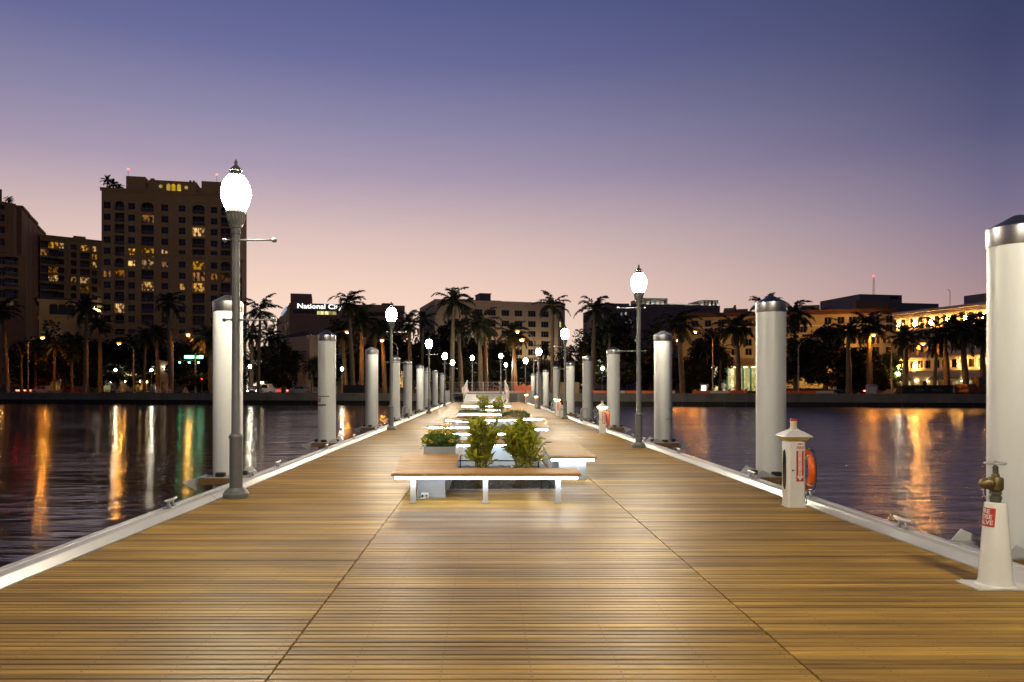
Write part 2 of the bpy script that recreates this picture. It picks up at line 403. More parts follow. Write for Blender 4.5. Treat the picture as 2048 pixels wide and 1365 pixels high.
# ================================================================ dock
DX0, DX1, DY0, DY1 = -3.85, 4.35, -14.0, 82.0
PITS = [(-.66,1.21,11.4,16.0), (-.55,1.25,23.4,27.2), (-.6,1.1,33.6,38.4)]
def deck():
    mb = MB()
    strips = [(DX0,-1.209),(-1.201,1.831),(1.839,DX1)]
    n0 = int(DY0/PITCH); n1 = int(DY1/PITCH)
    rnd = random.Random(4)
    for si, (a, c) in enumerate(strips):
        for k in range(n0, n1):
            y0 = k*PITCH + .0038; y1 = (k+1)*PITCH - .0038
            spans = [(a, c)]
            if si == 1:
                for (px0,px1,py0,py1) in PITS:
                    if y1 > py0 and y0 < py1: spans = [(a,px0),(px1,c)]
            dz = rnd.uniform(-.0018,.0018)
            for (x0,x1) in spans:
                x0 += rnd.uniform(0,.004); x1 -= rnd.uniform(0,.004)
                z = dz; e = .007
                mb.add([(x0,y0,z-.02),(x1,y0,z-.02),(x1,y0,z-.004),(x0,y0,z-.004),(x0,y0+e,z),(x1,y0+e,z),(x1,y1-e,z),(x0,y1-e,z),(x0,y1,z-.004),(x1,y1,z-.004),(x1,y1,z-.02),(x0,y1,z-.02)],
                       [(0,1,2,3),(3,2,5,4),(4,5,6,7),(7,6,9,8),(8,9,10,11),(0,3,4,7,8,11),(1,10,9,6,5,2)])
    o = mb.build('dock_deck', M['deck'])
    o['kind'] = 'structure'
    mb = MB()   # float body below the boards, with the planting pits left open
    ys = sorted({DY0, DY1, *[p[2] for p in PITS], *[p[3] for p in PITS]})
    for y0, y1 in zip(ys, ys[1:]):
        pit = next((p for p in PITS if abs(p[2]-y0) < 1e-6), None)
        xs = [(DX0,DX1)] if pit is None else [(DX0,pit[0]),(pit[1],DX1)]
        for x0, x1 in xs: mb.box(x0, x1, y0+.001, y1-.001, -.62, -.03)
    for (x0,x1,y0,y1) in PITS: mb.box(x0+.002, x1-.002, y0+.002, y1-.002, -.62, -.35)
    f = mb.build('dock_float', M['under'], o)
    return o
DECK = deck()
# edge curbs: a bevelled inner face, flat top with a groove, outer face
def edge_curb(name, xin, sgn, label):
    prof = [(0,-.03),(0,.012),(.085,.066),(.105,.07),(.20,.07),(.205,.06),(.22,.06),(.225,.07),(.30,.07),(.31,.06),(.31,-.42),(.25,-.42),(.25,-.03)]
    mb = MB()
    y = DY0
    while y < DY1 - .1:
        y1 = min(DY1, y + 6.1)
        mb.prism([(xin + sgn*a, z) for a, z in prof], 'y', y+.007, y1-.007)
        y = y1
    o = mb.build(name, M['curb']); tag(o, label, 'dock edging'); return o
edge_curb('dock_edge', DX0 - .002, -1, 'white metal edging along the dock side opposite the fire cabinets')
edge_curb('dock_edge', DX1 + .002, 1, 'white metal edging along the dock side with the fire cabinets')
mb = MB(); mb.box(DX0-.31, DX1+.31, DY1+.004, DY1+.3, -.45, .05)
tag(mb.build('dock_end_beam', M['curb']), 'pale beam closing the far end of the dock', 'dock edging')

# ---------------------------------------------------------------- cleats
def cleat():
    t = thing('cleat', 'x', 'mooring cleat', group='mooring cleats along the dock edges')
    mb = MB(); mb.box(-.055,.055,-.12,.12,0,.012, b=.004)
    mb.build('base_plate', M['galv'], t)
    mb = MB()
    for s_ in (-1,1):
        mb.tube([(0,s_*.075,.010),(0,s_*.062,.05),(0,s_*.05,.085)], [.022,.017,.02], 10)
    mb.tube([(0,-.17,.108),(0,-.13,.100),(0,-.06,.094),(0,.06,.094),(0,.13,.100),(0,.17,.108)], [.012,.017,.021,.021,.017,.012], 10)
    mb.build('horn', M['galv'], t)
    return t
c0 = cleat()
LX, RX = DX0-.115-.08, DX1+.115+.08
lefts = [9.3, 12.5, 14.1, 18.4, 22.2, 26.6, 30.4, 34.3, 39.8, 44, 48, 52, 57, 62]
rights = [7.9, 10.2, 12.4, 17.1, 20.8, 22.4, 26.8, 30.6, 34.6, 41, 45, 49.5, 55, 60]
first = True
for ys, X, side in ((lefts, LX, 'opposite the fire cabinets'), (rights, RX, 'with the fire cabinets')):
    for i, y in enumerate(ys):
        lab = 'galvanised two-horn cleat, %s nearest on the dock edge %s' % (ORD[i], side)
        if first: c0.location = (X,y,.07); c0['label'] = lab; first = False
        else: dup(c0, (X,y,.07), 0, lab)

# ---------------------------------------------------------------- piles and their guides
def make_pile():
    t = thing('mooring_pile', 'x', 'mooring pile', group='capped mooring piles standing along the dock')
    mb = MB(); mb.lathe([(.25,-3.0),(.25,2.99)], 48, cap1=True)
    mb.build('sleeve', M['sleeve'], t)
    mb = MB(); mb.lathe([(.2545,2.935),(.2575,2.94),(.2575,3.10),(.254,3.104)], 48)
    mb.build('cap_collar', M['alu'], t)
    mb = MB(); mb.lathe([(.262,3.101),(.262,3.108),(.060,3.222),(.045,3.229),(.025,3.234),(.002,3.236)], 48)
    mb.build('cap_cone', M['alu'], t)
    return t
def make_guide(sgn):      # bracket frame holding the pile to the float; sgn = outward direction
    t = thing('pile_guide', 'x', 'pile guide', group='pile guide brackets bolted to the dock')
    mb = MB()
    i, o = .30, .40
    for a0,a1,b0,b1 in ((-o,o,-o,-i),(-o,o,i,o),(-o,-i,-i,i),(i,o,-i,i)): mb.box(a0,a1,b0,b1,-.02,.085)
    mb.build('guide_frame', M['galv'], t)
    mb = MB()
    for yy in (-1,1):
        y0 = yy*.37
        mb.prism([(-sgn*.40,.086),(-sgn*.04,.086),(-sgn*.30,.20)] , 'y', y0-.006, y0+.006)
        mb.build('gusset', M['curb'], t); mb = MB()
        mb.prism([(sgn*.30,.088),(sgn*.62,.02),(sgn*.62,-.02),(sgn*.402,-.14),(sgn*.402,.06)], 'y', y0-.008, y0+.008)
        mb.build('gusset', M['curb'], t); mb = MB()
    mb = MB(); mb.box(-.34,.34,-.445,-.402,-.03,.075)
    mb.build('rub_block', M['wood_dark'], t)
    for (x0,x1,y0,y1) in ((-.10,.06,-.345,-.252),(.252,.345,-.06,.06),(-.06,.06,.252,.345),(-.345,-.252,-.06,.06)):
        mb = MB(); mb.box(x0,x1,y0,y1,.087,.16, b=.012)
        mb.build('roller', M['black'], t)
    return t
p0 = make_pile(); gl = make_guide(-1); gr = make_guide(1)
PL = [12.7,20.6,28.7,36.0,41.8,49.6,55.6,64.3,74.7]
PR = [6.85,12.8,20.6,28.6,35.9,43.2,51.6,61.0,69.0,77.0]
PXL, PXR = -4.52, 5.03
k = 0
for ys, X, g, side in ((PL, PXL, gl, 'on the side without fire cabinets'), (PR, PXR, gr, 'on the fire cabinet side')):
    for i, y in enumerate(ys):
        lab = 'white cone-capped pile, %s nearest %s' % (ORD[i], side)
        lg = 'metal bracket round the %s nearest pile %s' % (ORD[i], side)
        if k == 0: p0.location = (X,y,0); p0['label'] = lab; pr = p0
        else: pr = dup(p0, (X,y,0), i*.7, lab)
        k += 1
        if i == 0: g.location = (X,y,0); g['label'] = lg
        else: dup(g, (X,y,0), 0, lg)
        if (i == 1 and X < 0) or (i == 2 and X > 0):     # worn tape marks round two of the piles
            mb = MB(); ang = (-PI*.62, -PI*.38) if X < 0 else (-PI*.34, -PI*.02)
            def band(z0, z1, a0, a1, r=.2535):
                n = 10; vs = []; fs = []
                for q in range(n+1):
                    a = a0 + (a1-a0)*q/n
                    vs += [(r*math.cos(a), r*math.sin(a), z0), (r*math.cos(a), r*math.sin(a), z1)]
                for q in range(n): fs.append((2*q,2*q+2,2*q+3,2*q+1))
                mb.add(vs, fs)
            base = math.atan2(-y, -X) if X < 0 else math.atan2(-y,-X)
            rot = pr.rotation_euler.z
            if X < 0:
                band(1.36,1.385, base-rot-1.35, base-rot+.25); band(1.105,1.15, base-rot-1.35, base-rot-.1)
                mk = mat('dark_tape', (.06,.06,.065), .6); mb.build('tape_mark', mk, pr)
                mb = MB(); band(1.20,1.33, base-rot-1.30, base-rot-.75); mb.build('red_tag', mat('faded_red_tag', (.42,.20,.17), .5), pr)
            else:
                band(1.00,1.035, base-rot+.55, base-rot+1.4); band(.72,.755, base-rot+.25, base-rot+1.4)
                mb.build('tape_mark', M['galv'], pr)

# ---------------------------------------------------------------- dock lamps
def make_lamp(sgn):
    """acorn globe post lamp; sgn: side the long banner arms point to"""
    t = thing('dock_lamp', 'x', 'dock lamp', group='lit globe lamps along the dock')
    mb = MB(); mb.lathe([(.180,.0),(.184,.03),(.184,.065),(.170,.08),(.165,.10),(.135,.125),(.11,.15)], 36)
    for q in range(4):
        a = PI/4 + q*PI/2; mb.lathe([(.014,.066),(.014,.10),(.006,.104)], 8, XM(.150*math.cos(a), .150*math.sin(a)))
    mb.build('base_flange', M['pole'], t)
    mb = MB(); mb.lathe([(.095,.12),(.093,.86),(.104,.868),(.104,.90),(.082,.925),(.066,.95),(.058,2.2),(.054,3.85)], 28)
    mb.build('post', M['pole'], t)
    mb = MB(); mb.lathe([(.056,3.845),(.070,3.85),(.070,3.885),(.062,3.895),(.062,3.93),(.088,3.94),(.088,3.97),(.098,3.985),(.130,4.14),(.146,4.155),(.146,4.19),(.120,4.195)], 28)
    for q in range(16):   # fluting
        a = 2*PI*q/16; mb.tube([(.100*math.cos(a),.100*math.sin(a),3.99),(.130*math.cos(a),.130*math.sin(a),4.14)], .006, 5)
    mb.build('fitter', M['pole'], t)
    mb = MB(); mb.lathe([(.125,4.195),(.155,4.24),(.190,4.33),(.209,4.42),(.211,4.47),(.195,4.56),(.160,4.635),(.115,4.69)], 24)
    mb.build('globe', M['globe'], t)
    mb = MB(); mb.lathe([(.115,4.692),(.120,4.705),(.075,4.725),(.065,4.755),(.095,4.768),(.097,4.78),(.055,4.83),(.028,4.855),(.018,4.87),(.028,4.89),(.022,4.91),(.004,4.95)], 24)
    mb.build('finial', M['pole'], t)
    for z in (3.765, 2.60):
        mb = MB(); mb.tube([(-sgn*.16,0,z),(sgn*.55,0,z)], .013, 8)
        mb.lathe([(.030,-.03),(.036,0),(.030,.03)], 12, XM(sgn*.56,0,z,ry=PI/2)); mb.lathe([(.024,-.024),(.03,0),(.024,.024)], 12, XM(-sgn*.17,0,z,ry=PI/2))
        mb.lathe([(.064,-.025),(.066,0),(.064,.025)], 16, XM(0,0,z))
        mb.build('banner_arm', M['pole'], t)
    return t
lampL = make_lamp(1); lampR = make_lamp(-1)
LL = [10.6, 28.0, 46.5, 64.2, 80.6]; LR = [19.6, 37.9, 56.7, 75.6]
for i, y in enumerate(LL):
    lab = 'lit acorn globe lamp, %s nearest on the side without fire cabinets' % ORD[i]
    if i == 0: lampL.location = (-3.655,y,.001); lampL['label'] = lab
    else: dup(lampL, (-3.655 if i < 4 else -3.72, y, .001), 0, lab)
for i, y in enumerate(LR):
    lab = 'lit acorn globe lamp, %s nearest in view on the fire cabinet side' % ORD[i]
    if i == 0: lampR.location = (4.13,y,.001); lampR['label'] = lab
    else: dup(lampR, (4.13,y,.001), 0, lab)
# the two lamps of the same rows that stand beside and behind the photographer
dup(lampR, (4.13, 2.2, .001), 0, 'lit acorn globe lamp standing close behind the fire hose valve')
dup(lampL, (-3.655, -6.8, .001), 0, 'lit acorn globe lamp behind the camera on the side opposite the fire cabinets')
# lamps standing on the shore landing at the head of the gangway
for (px, D, lab, pr) in ((1001.7, 86.6, 'lit globe lamp at the gangway head, tallest of the three landing lamps', lampR),
                         (944.5, 92.4, 'lit globe lamp at the gangway head with its arms to the right', lampL),
                         (1012.0, 104.5, 'lit globe lamp behind the gangway, smallest of the three landing lamps', lampR)):
    dup(pr, (wx(px, D), D, 1.03 if D < 100 else LAND+.01), 0, lab)

# ---------------------------------------------------------------- fire cabinets with life rings
def make_cabinet(lit, ring):
    t = thing('fire_cabinet', 'x', 'fire cabinet', group='white fire extinguisher cabinets on the dock')
    mb = MB(); mb.box(-.118,.118,-.115,.115,.012,.90, b=.028); mb.box(-.125,.125,-.122,.122,0,.0118)
    for x in (-.10,0,.10): mb.lathe([(.008,0),(.008,.006)], 6, XM(x,-.123,.02,rx=PI/2))
    mb.build('cabinet_body', M['whitepaint'], t)
    mb = MB()
    L = lambda h,z: [(-h,-h,z),(h,-h,z),(h,h,z),(-h,h,z)]
    def hip(prof):
        vs = [];fs = []
        for h,z in prof: vs += L(h,z)
        for q in range(len(prof)-1):
            for i in range(4):
                j = (i+1)%4; fs.append((q*4+i,q*4+j,q*4+4+j,q*4+4+i))
        fs.append((3,2,1,0)); n = len(vs); fs.append((n-4,n-3,n-2,n-1)); mb.add(vs, fs)
    hip([(.178,.945),(.184,.955),(.175,.965),(.10,1.015),(.052,1.04),(.05,1.05)])
    rf = mb.build('cabinet_roof', M['whitepaint'], t)
    mb = MB(); hip([(.135,.901),(.160,.943)]); mb.build('lens_band', M['amberlit'] if lit else M['amber'], t)
    mb = MB(); mb.lathe([(.047,1.051),(.047,1.07),(.042,1.075),(.042,1.135),(.046,1.137),(.046,1.155)], 20); mb.build('beacon', mat('beacon_cream', (.6,.55,.40), .4) if 'bc' not in M else M['bc'], t)
    mb = MB(); mb.lathe([(.046,1.156),(.046,1.172),(.038,1.182)], 20); mb.build('beacon_top', M['red'], t)
    # extinguisher sign: red arrow panel with lettering
    y = -.1165
    mb = MB(); mb.add([(-.012,y,.35),(.088,y,.35),(.088,y,.76),(-.012,y,.76)], [(0,1,2,3)]); sg = mb.build('extinguisher_sign', M['red'], t)
    mb = MB(); y -= .0015; cx = .038
    mb.add([(cx-.022,y,.80-.045),(cx+.022,y,.80-.045),(cx+.022,y,.42),(cx-.022,y,.42)], [(0,1,2,3)])
    mb.add([(cx-.046,y,.425),(cx+.046,y,.425),(cx,y,.362)], [(2,1,0)])
    mb.build('white_arrow', M['whitepaint'], t)
    mb = MB(); y -= .0015
    def put(txt, size, x, z, b=.0):
        vs, fs = text_verts(txt, size, b); mb.add([(x+v[0], y, z+v[1]) for v in vs], [tuple(f) for f in fs])
    for q, ch in enumerate('EXTINGUISHER'): put(ch, .034, cx, .722-q*.0265, .0006)
    put('FIRE', .052, cx, .80, .0012)
    mb.build('lettering', M['red'], t)
    mb = MB(); mb.add([(cx-.03,y,.845),(cx+.03,y,.845),(cx+.03,y,.86),(cx-.03,y,.86)], [(0,1,2,3)]); 
    mb.build('sign_tab', M['red'], t)
    mb = MB()      # door with oval window on the walkway face
    mb.box(-.1215,-.1185,-.082,.082,.08,.86)
    mb.build('cabinet_door', M['whitepaint'], t)
    mb = MB(); n = 28
    pts = [(math.copysign(abs(math.cos(2*PI*q/n))**.8, math.cos(2*PI*q/n))*.055, .50+math.copysign(abs(math.sin(2*PI*q/n))**.7, math.sin(2*PI*q/n))*.27) for q in range(n)]
    mb.prism(pts, 'x', -.1245, -.1218); mb.build('oval_window', M['glass'], t)
    mb = MB(); mb.lathe([(.012,0),(.012,.02)], 10, XM(-.06,-.1155,.50,rx=PI/2)); mb.build('latch', M['brass'], t)
    if ring:
        mb = MB(); mb.box(.119,.15,-.012,.012,.70,.76); mb.tube([(.135,0,.73),(.20,0,.735),(.235,0,.75),(.24,0,.79)], .008, 6); mb.tube([(.135,0,.36),(.16,0,.36)], .008, 6)
        mb.build('ring_hook', M['black'], t)
    return t
def make_ring():
    t = thing('life_ring', 'x', 'life ring', group='orange life rings hung on fire cabinets')
    mb = MB(); mb.tube([(0, .238*math.cos(2*PI*q/40), .238*math.sin(2*PI*q/40)) for q in range(40)], .047, 14, True); mb.build('ring_body', M['orange'], t)
    for q in range(4):
        a = PI/4 + q*PI/2; d = Vector((0, math.cos(a), math.sin(a)))
        mb = MB(); mb.tube([d*.238 + Vector((math.sin(w)*.049,0,0)) + d*math.cos(w)*.049 for w in [2*PI*z/14 for z in range(14)]], .010, 6, True)
        mb.tube([d*.238 + Vector((math.sin(w)*.048,0,0)) + d*math.cos(w)*.048 + Vector((0,.018,0)) for w in [2*PI*z/14 for z in range(14)]], .008, 6, True)
        mb.build('strap', mat('silver_strap', (.6,.6,.6), .4) if q == 0 and 'strap' not in M else M['galv'], t)
    mb = MB(); rp = []
    for q in range(49):
        a = 2*PI*q/48; rr = .305 + .022*math.cos(4*a)*-1
        rp.append((.03, rr*math.cos(a), rr*math.sin(a)))
    mb.tube(rp[:-1], .007, 6, True); mb.tube([(.03,.05,-.30),(.02,.03,-.36),(.03,.0,-.43),(.0,-.05,-.46)], .007, 6)
    mb.build('grab_rope', M['black'], t)
    return t
M['bc'] = mat('beacon_cream', (.6,.55,.40), .4)
cabA = make_cabinet(False, True); cabB = make_cabinet(True, True)
CAB = [(1587,9.83),(1204.5,25.7),(1114.5,41.3),(1072.7,57.0),(1052.5,73.0)]
ring0 = make_ring()
for i, (px, D) in enumerate(CAB):
    X = min(wx(px, D), 4.17)
    lab = ['white fire extinguisher cabinet with unlit amber band, nearest of the cabinets', 'white fire cabinet with glowing roof band, second of the cabinets', 'white fire cabinet with glowing roof band beside a short white pedestal', 'glowing white fire cabinet hiding behind the third lamp post of its side', 'farthest fire cabinet, glowing at the foot of the last dock lamp'][i]
    if i == 0: cabA.location = (X,D,0); cabA['label'] = lab
    elif i == 1: cabB.location = (X,D,0); cabB['label'] = lab
    else: dup(cabB, (X,D,0), 0, lab)
    if i < 3:
        rl = ['orange life ring on the nearest fire cabinet', 'orange life ring on the second fire cabinet', 'orange life ring on the third fire cabinet, by the white pedestal'][i]
        if i == 0: ring0.location = (X+.172,D+.05,.50); ring0['label'] = rl
        else: dup(ring0, (X+.172,D+.05,.50), .06, rl)
# power pedestal beside the third cabinet
t = thing('power_pedestal', 'short white power pedestal between the third fire cabinet and a lamp post', 'pedestal', (wx(1123,40.0),40.0,0))
mb = MB(); mb.box(-.10,.10,-.09,.09,0,.62,b=.02); mb.build('pedestal_body', M['whitepaint'], t)
mb = MB(); mb.prism([(-.12,.622),(.12,.622),(.09,.68),(-.09,.68)], 'y', -.11, .11); mb.build('pedestal_hood', M['whitepaint'], t)
mb = MB(); mb.box(-.06,.06,-.097,-.0915,.36,.5); mb.build('socket_panel', M['galv'], t)

# ---------------------------------------------------------------- fire hose valve
t = thing('fire_hose_valve', 'white cone standpipe with red sign and brass hose valve on top', 'fire valve', (4.125,5.87,.001))
mb = MB(); mb.box(-.235,.235,-.14,.14,0,.012)
for x in (-.2,.2):
    for y in (-.115,.115): mb.lathe([(.012,.0121),(.012,.022),(.006,.024)], 8, XM(x,y,0))
mb.build('base_plate', M['whitepaint'], t)
mb = MB(); mb.lathe([(.150,.0122),(.128,.025),(.120,.06),(.078,.655),(.074,.672),(.060,.678)], 40); mb.build('cone_post', M['whitepaint'], t)
def cone_r(z): return .120 + (.078-.120)*(z-.06)/.595
def wrap(vs, az, dr):
    out = []
    for (u, v, _) in vs:
        z = v; r = cone_r(z) + dr; a = az + u/r
        out.append((r*math.cos(a), r*math.sin(a), z))
    return out
AZ = math.atan2(-5.87, -4.125) - 1.0       # turned towards the walkway, so its first letters go out of sight
mb = MB(); n = 12
vs = []; fs = []
for q in range(n+1):
    u = -.085 + .17*q/n; vs += [(u,.485,0),(u,.635,0)]
for q in range(n): fs.append((2*q,2*q+2,2*q+3,2*q+1))
mb.add(wrap(vs, AZ, .0015), fs); mb.build('valve_sign', M['red'], t)
mb = MB()
for txt, z in (('FIRE',.607),('HOSE',.562),('VALVE',.517)):
    v, f = text_verts(txt, .05, .0012); mb.add(wrap([(a*1.05, b+z, 0) for a,b,_ in v], AZ, .003), f)
mb.build('lettering', M['whitepaint'], t)
mb = MB(); mb.lathe([(.040,.676),(.040,.70),(.045,.702),(.045,.725),(.036,.728),(.034,.755)], 20); mb.lathe([(.047,.742),(.047,.764)], 6); mb.build('pipe_neck', M['bronze'], t)
mb = MB(); mb.lathe([(.034,.764),(.050,.775),(.056,.79),(.056,.865),(.050,.878),(.030,.884),(.028,.905)], 24)
mb.tube([(-.03,-.008,.832),(-.085,-.022,.832)], .038, 16); mb.build('valve_body', M['brass'], t)
mb = MB(); mb.tube([(-.082,-.021,.832),(-.088,-.0228,.832),(-.10,-.026,.832),(-.102,-.0265,.832),(-.122,-.0315,.832),(-.126,-.0325,.832),(-.146,-.0375,.832)], [.036,.046,.046,.040,.040,.026,.022], 18); mb.build('outlet_cap', M['brass'], t)
mb = MB(); mb.lathe([(.021,.905),(.021,.965),(.014,.97),(.009,.972),(.009,1.0)], 14); mb.build('valve_stem', M['bronze'], t)
mb = MB(); mb.tube([(.072*math.cos(2*PI*q/28), .072*math.sin(2*PI*q/28), .992) for q in range(28)], .008, 8, True)
for q in range(5):
    a = 2*PI*q/5+.3; mb.tube([(0,0,.998),(.07*math.cos(a),.07*math.sin(a),.992)], .0055, 6)
mb.lathe([(.016,.985),(.016,1.008),(.008,1.014)], 10); mb.build('hand_wheel', M['galv'], t)
mb = MB(); mb.tube([(-.125,-.035,.795),(-.118,-.032,.745),(-.095,-.03,.705),(-.068,-.025,.715),(-.046,-.02,.755)], .0022, 5); mb.build('cap_chain', M['galv'], t)

# ---------------------------------------------------------------- dock ladders
def make_ladder():
    t = thing('dock_ladder', 'x', 'dock ladder', group='hooped dock ladders over the edge')
    for y in (-.24,.24):
        mb = MB(); pts = [(-.15,y,.07),(-.15,y,.50)] + [(-.15*math.cos(a), y, .55+.15*math.sin(a)) for a in [PI*q/10 for q in range(11)]] + [(.15,y,.50),(.15,y,-1.0)]
        mb.tube(pts, .022, 8); mb.build('hoop_rail', M['galv'], t)
    for z in (-.1,-.38,-.66,-.94):
        mb = MB(); mb.box(.12,.18,-.23,.23,z-.015,z+.015); mb.build('rung', M['galv'], t)
    return t
ld = make_ladder(); ld.location = (DX0-.17-.04,36.8,0); ld.rotation_euler.z = PI
ld['label'] = 'galvanised hoop ladder on the dock edge opposite the cabinets'
dup(ld, (DX1+.2,33.4,0), 0, 'galvanised hoop ladder on the fire cabinet edge, nearest on that edge')
dup(ld, (DX1+.2,48.6,0), 0, 'galvanised hoop ladder on the fire cabinet edge, farther off')
# ================================================================ benches with light strips
ZS = .424
def seat_quad(mb, fl, fr, br, bl, z0=ZS-.038, z1=ZS, pitch=.0862):
    fl, fr, br, bl = [Vector(p) for p in (fl, fr, br, bl)]
    d = ((bl-fl).length + (br-fr).length)/2
    n = max(2, round(d/pitch))
    for k in range(n):
        a = (k+.035)/n; b = (k+.965)/n
        p0 = fl.lerp(bl,a); p1 = fr.lerp(br,a); p2 = fr.lerp(br,b); p3 = fl.lerp(bl,b)
        e = .004
        q = lambda p, i, z: (p.x, p.y + i, z)
        vs = [q(p0,0,z0),q(p1,0,z0),q(p2,0,z0),q(p3,0,z0), q(p0,0,z1-e),q(p1,0,z1-e),q(p2,0,z1-e),q(p3,0,z1-e), q(p0,e,z1),q(p1,e,z1),q(p2,-e,z1),q(p3,-e,z1)]
        fs = [(3,2,1,0)]
        for i in range(4):
            j = (i+1)%4; fs += [(i,j,4+j,4+i),(4+i,4+j,8+j,8+i)]
        fs.append((8,9,10,11)); mb.add(vs, fs)
def strip_led(bench, a, b, inset=.05, z=ZS-.066, y_in=.03):
    a = Vector((*a,0)); b = Vector((*b,0)); d = (b-a).normalized(); nrm = Vector((-d.y,d.x,0))
    a = a + d*inset; b = b - d*inset
    mb = MB()
    p = [a+nrm*y_in, b+nrm*y_in, b+nrm*(y_in+.03), a+nrm*(y_in+.03)]
    mb.add([(v.x,v.y,z-.018) for v in p]+[(v.x,v.y,z+.018) for v in p], [(3,2,1,0),(4,5,6,7),(0,1,5,4),(1,2,6,5),(2,3,7,6),(3,0,4,7)])
    mb.build('light_strip', M['led'], bench)
    mb = MB(); p = [a+nrm*(y_in-.004), b+nrm*(y_in-.004), b+nrm*(y_in+.045), a+nrm*(y_in+.045)]
    mb.add([(v.x,v.y,z+.0185) for v in p]+[(v.x,v.y,z+.027) for v in p], [(3,2,1,0),(4,5,6,7),(0,1,5,4),(1,2,6,5),(2,3,7,6),(3,0,4,7)])
    mb.build('strip_channel', M['leg'], bench)
def leg(bench, x, y, dep=.56):
    mb = MB(); z1 = ZS-.040
    mb.box(x-.055,x+.055,y-.05,y+.06,.001,.014)
    mb.box(x-.036,x+.036,y-.03,y+.03,.0142,z1-.05)
    mb.prism([(y-.02,z1-.0502),(y-.02,z1),(y+dep,z1),(y+dep,z1-.03),(y+.12,z1-.075),(y+.032,z1-.15),(y+.032,z1-.0502)], 'x', x-.03, x+.03)
    for yy in (-.038,.048):
        mb.lathe([(.008,.0142),(.008,.022)], 6, XM(x-.045,y+yy)); mb.lathe([(.008,.0142),(.008,.022)], 6, XM(x+.045,y+yy))
    mb.build('leg', M['leg'], bench)
def sbox(bench, x0, x1, y0, y1, z1=ZS-.040, skew=0.0):
    mb = MB(); mb.prism([(x0,y0),(x1,y0),(x1+skew,y1),(x0+skew,y1)], 'z', .002, z1)
    mb.box(x0-.012,x1+.012,y0-.012,y0-.0005,.002,.03)
    for x in (x0+.04,x1-.04):
        for z in (.07,z1-.05): mb.lathe([(.007,0),(.007,.006)], 6, XM(x,y0,z,rx=PI/2))
    mb.build('support_box', M['panel'], bench)
def bench(name_label, quads, leds, legs=(), boxes=()):
    t = thing('dock_bench', name_label, 'bench', (quads[0][0][0], quads[0][0][1], .001), group='wood topped benches with white light strips')
    o = Vector(t.location)
    class P: pass
    mb = MB()
    for q in quads: seat_quad(mb, *[(p[0],p[1],0) for p in q])
    s = mb.build('seat', M['seat'], t)
    for a, b in leds: strip_led(t, a, b)
    for l in legs: leg(t, *l)
    for b in boxes: sbox(t, *b)
    for ch in t.children: ch.location = (-o.x,-o.y,0)
    return t
b1 = bench('long front bench with three pale legs and one left arm, nearest to the viewer',
      [((-1.31,10.0),(1.317,10.0),(1.335,10.69),(-1.325,10.69)), ((-1.326,10.694),(-.442,10.694),(-.492,12.97),(-1.476,12.97))],
      [((-1.31,10.0),(1.317,10.0))], [(-1.02,10.15,.50),(-.007,10.15,.50),(1.007,10.15,.50)], [(-1.0,-.60,10.62,12.8,ZS-.040,-.04)])
bench('wide bench platform with white lit front, right of the two leafy shrubs',
      [((1.084,12.5),(1.92,12.5),(1.96,16.5),(1.224,16.5)), ((-.66,15.66),(1.19,15.66),(1.2,16.5),(-.66,16.5))],
      [((1.084,12.5),(1.92,12.5)), ((-.66,15.66),(1.0,15.66))], [(1.16,13.1)], [(1.27,1.74,12.62,16.2),(-.52,.98,15.98,16.4)])
bench('bench behind the yellow flower box, lit edge half hidden by the shrubs',
      [((-1.27,19.6),(.62,19.6),(.62,20.5),(-1.27,20.5))], [((-1.27,19.6),(.62,19.6))], [(-1.0,19.66),(.4,19.66)], [(-.7,-.2,20.0,20.4)])
bench('bench with its lit end on one square leg, right of the shrubs',
      [((1.30,21.6),(1.90,21.6),(1.95,25.6),(1.40,25.6))], [((1.30,21.6),(1.90,21.6))], [(1.6,22.6)], [(1.45,1.75,23.6,25.3)])
bench('bench with a long lit edge just behind the yellow flowers, left of the shrubs',
      [((-1.85,22.7),(-.10,22.7),(-.10,23.3),(-1.85,23.3))], [((-1.85,22.7),(-.10,22.7))], [(-1.5,22.76),(-.4,22.76)])
bench('bench whose lit edge slants across the deck, left of the grass bed',
      [((-1.62,28.2),(-.2,25.6),(.12,26.1),(-1.2,28.9))], [((-1.62,28.2),(-.2,25.6))], [(-1.1,27.7,.3),(-.45,26.6,.3)])
bench('long lit bench across the end of the grass bed, reaching toward the cabinets',
      [((-.14,27.7),(2.30,29.0),(2.30,29.8),(-.14,28.6))], [((-.14,27.7),(2.30,29.0))], [(.1,28.0),(1.8,29.0)], [(.3,1.2,28.9,29.3)])
bench('lit bench in front of the far pair of shrubs',
      [((-1.37,34.0),(.80,34.0),(.80,34.8),(-1.37,34.8))], [((-1.37,34.0),(.80,34.0))], [(-1.1,34.06),(.5,34.06)])
bench('short lit bench behind the far pair of shrubs',
      [((-.35,41.0),(.95,41.0),(.95,41.8),(-.35,41.8))], [((-.35,41.0),(.95,41.0))], [(-.1,41.06),(.7,41.06)])
bench('farthest lit bench, just before the gangway',
      [((-1.70,49.7),(1.72,49.7),(1.72,50.5),(-1.70,50.5))], [((-1.70,49.7),(1.72,49.7))], [(-1.3,49.76),(0,49.76),(1.3,49.76)], [(-.9,-.4,50,50.4)])
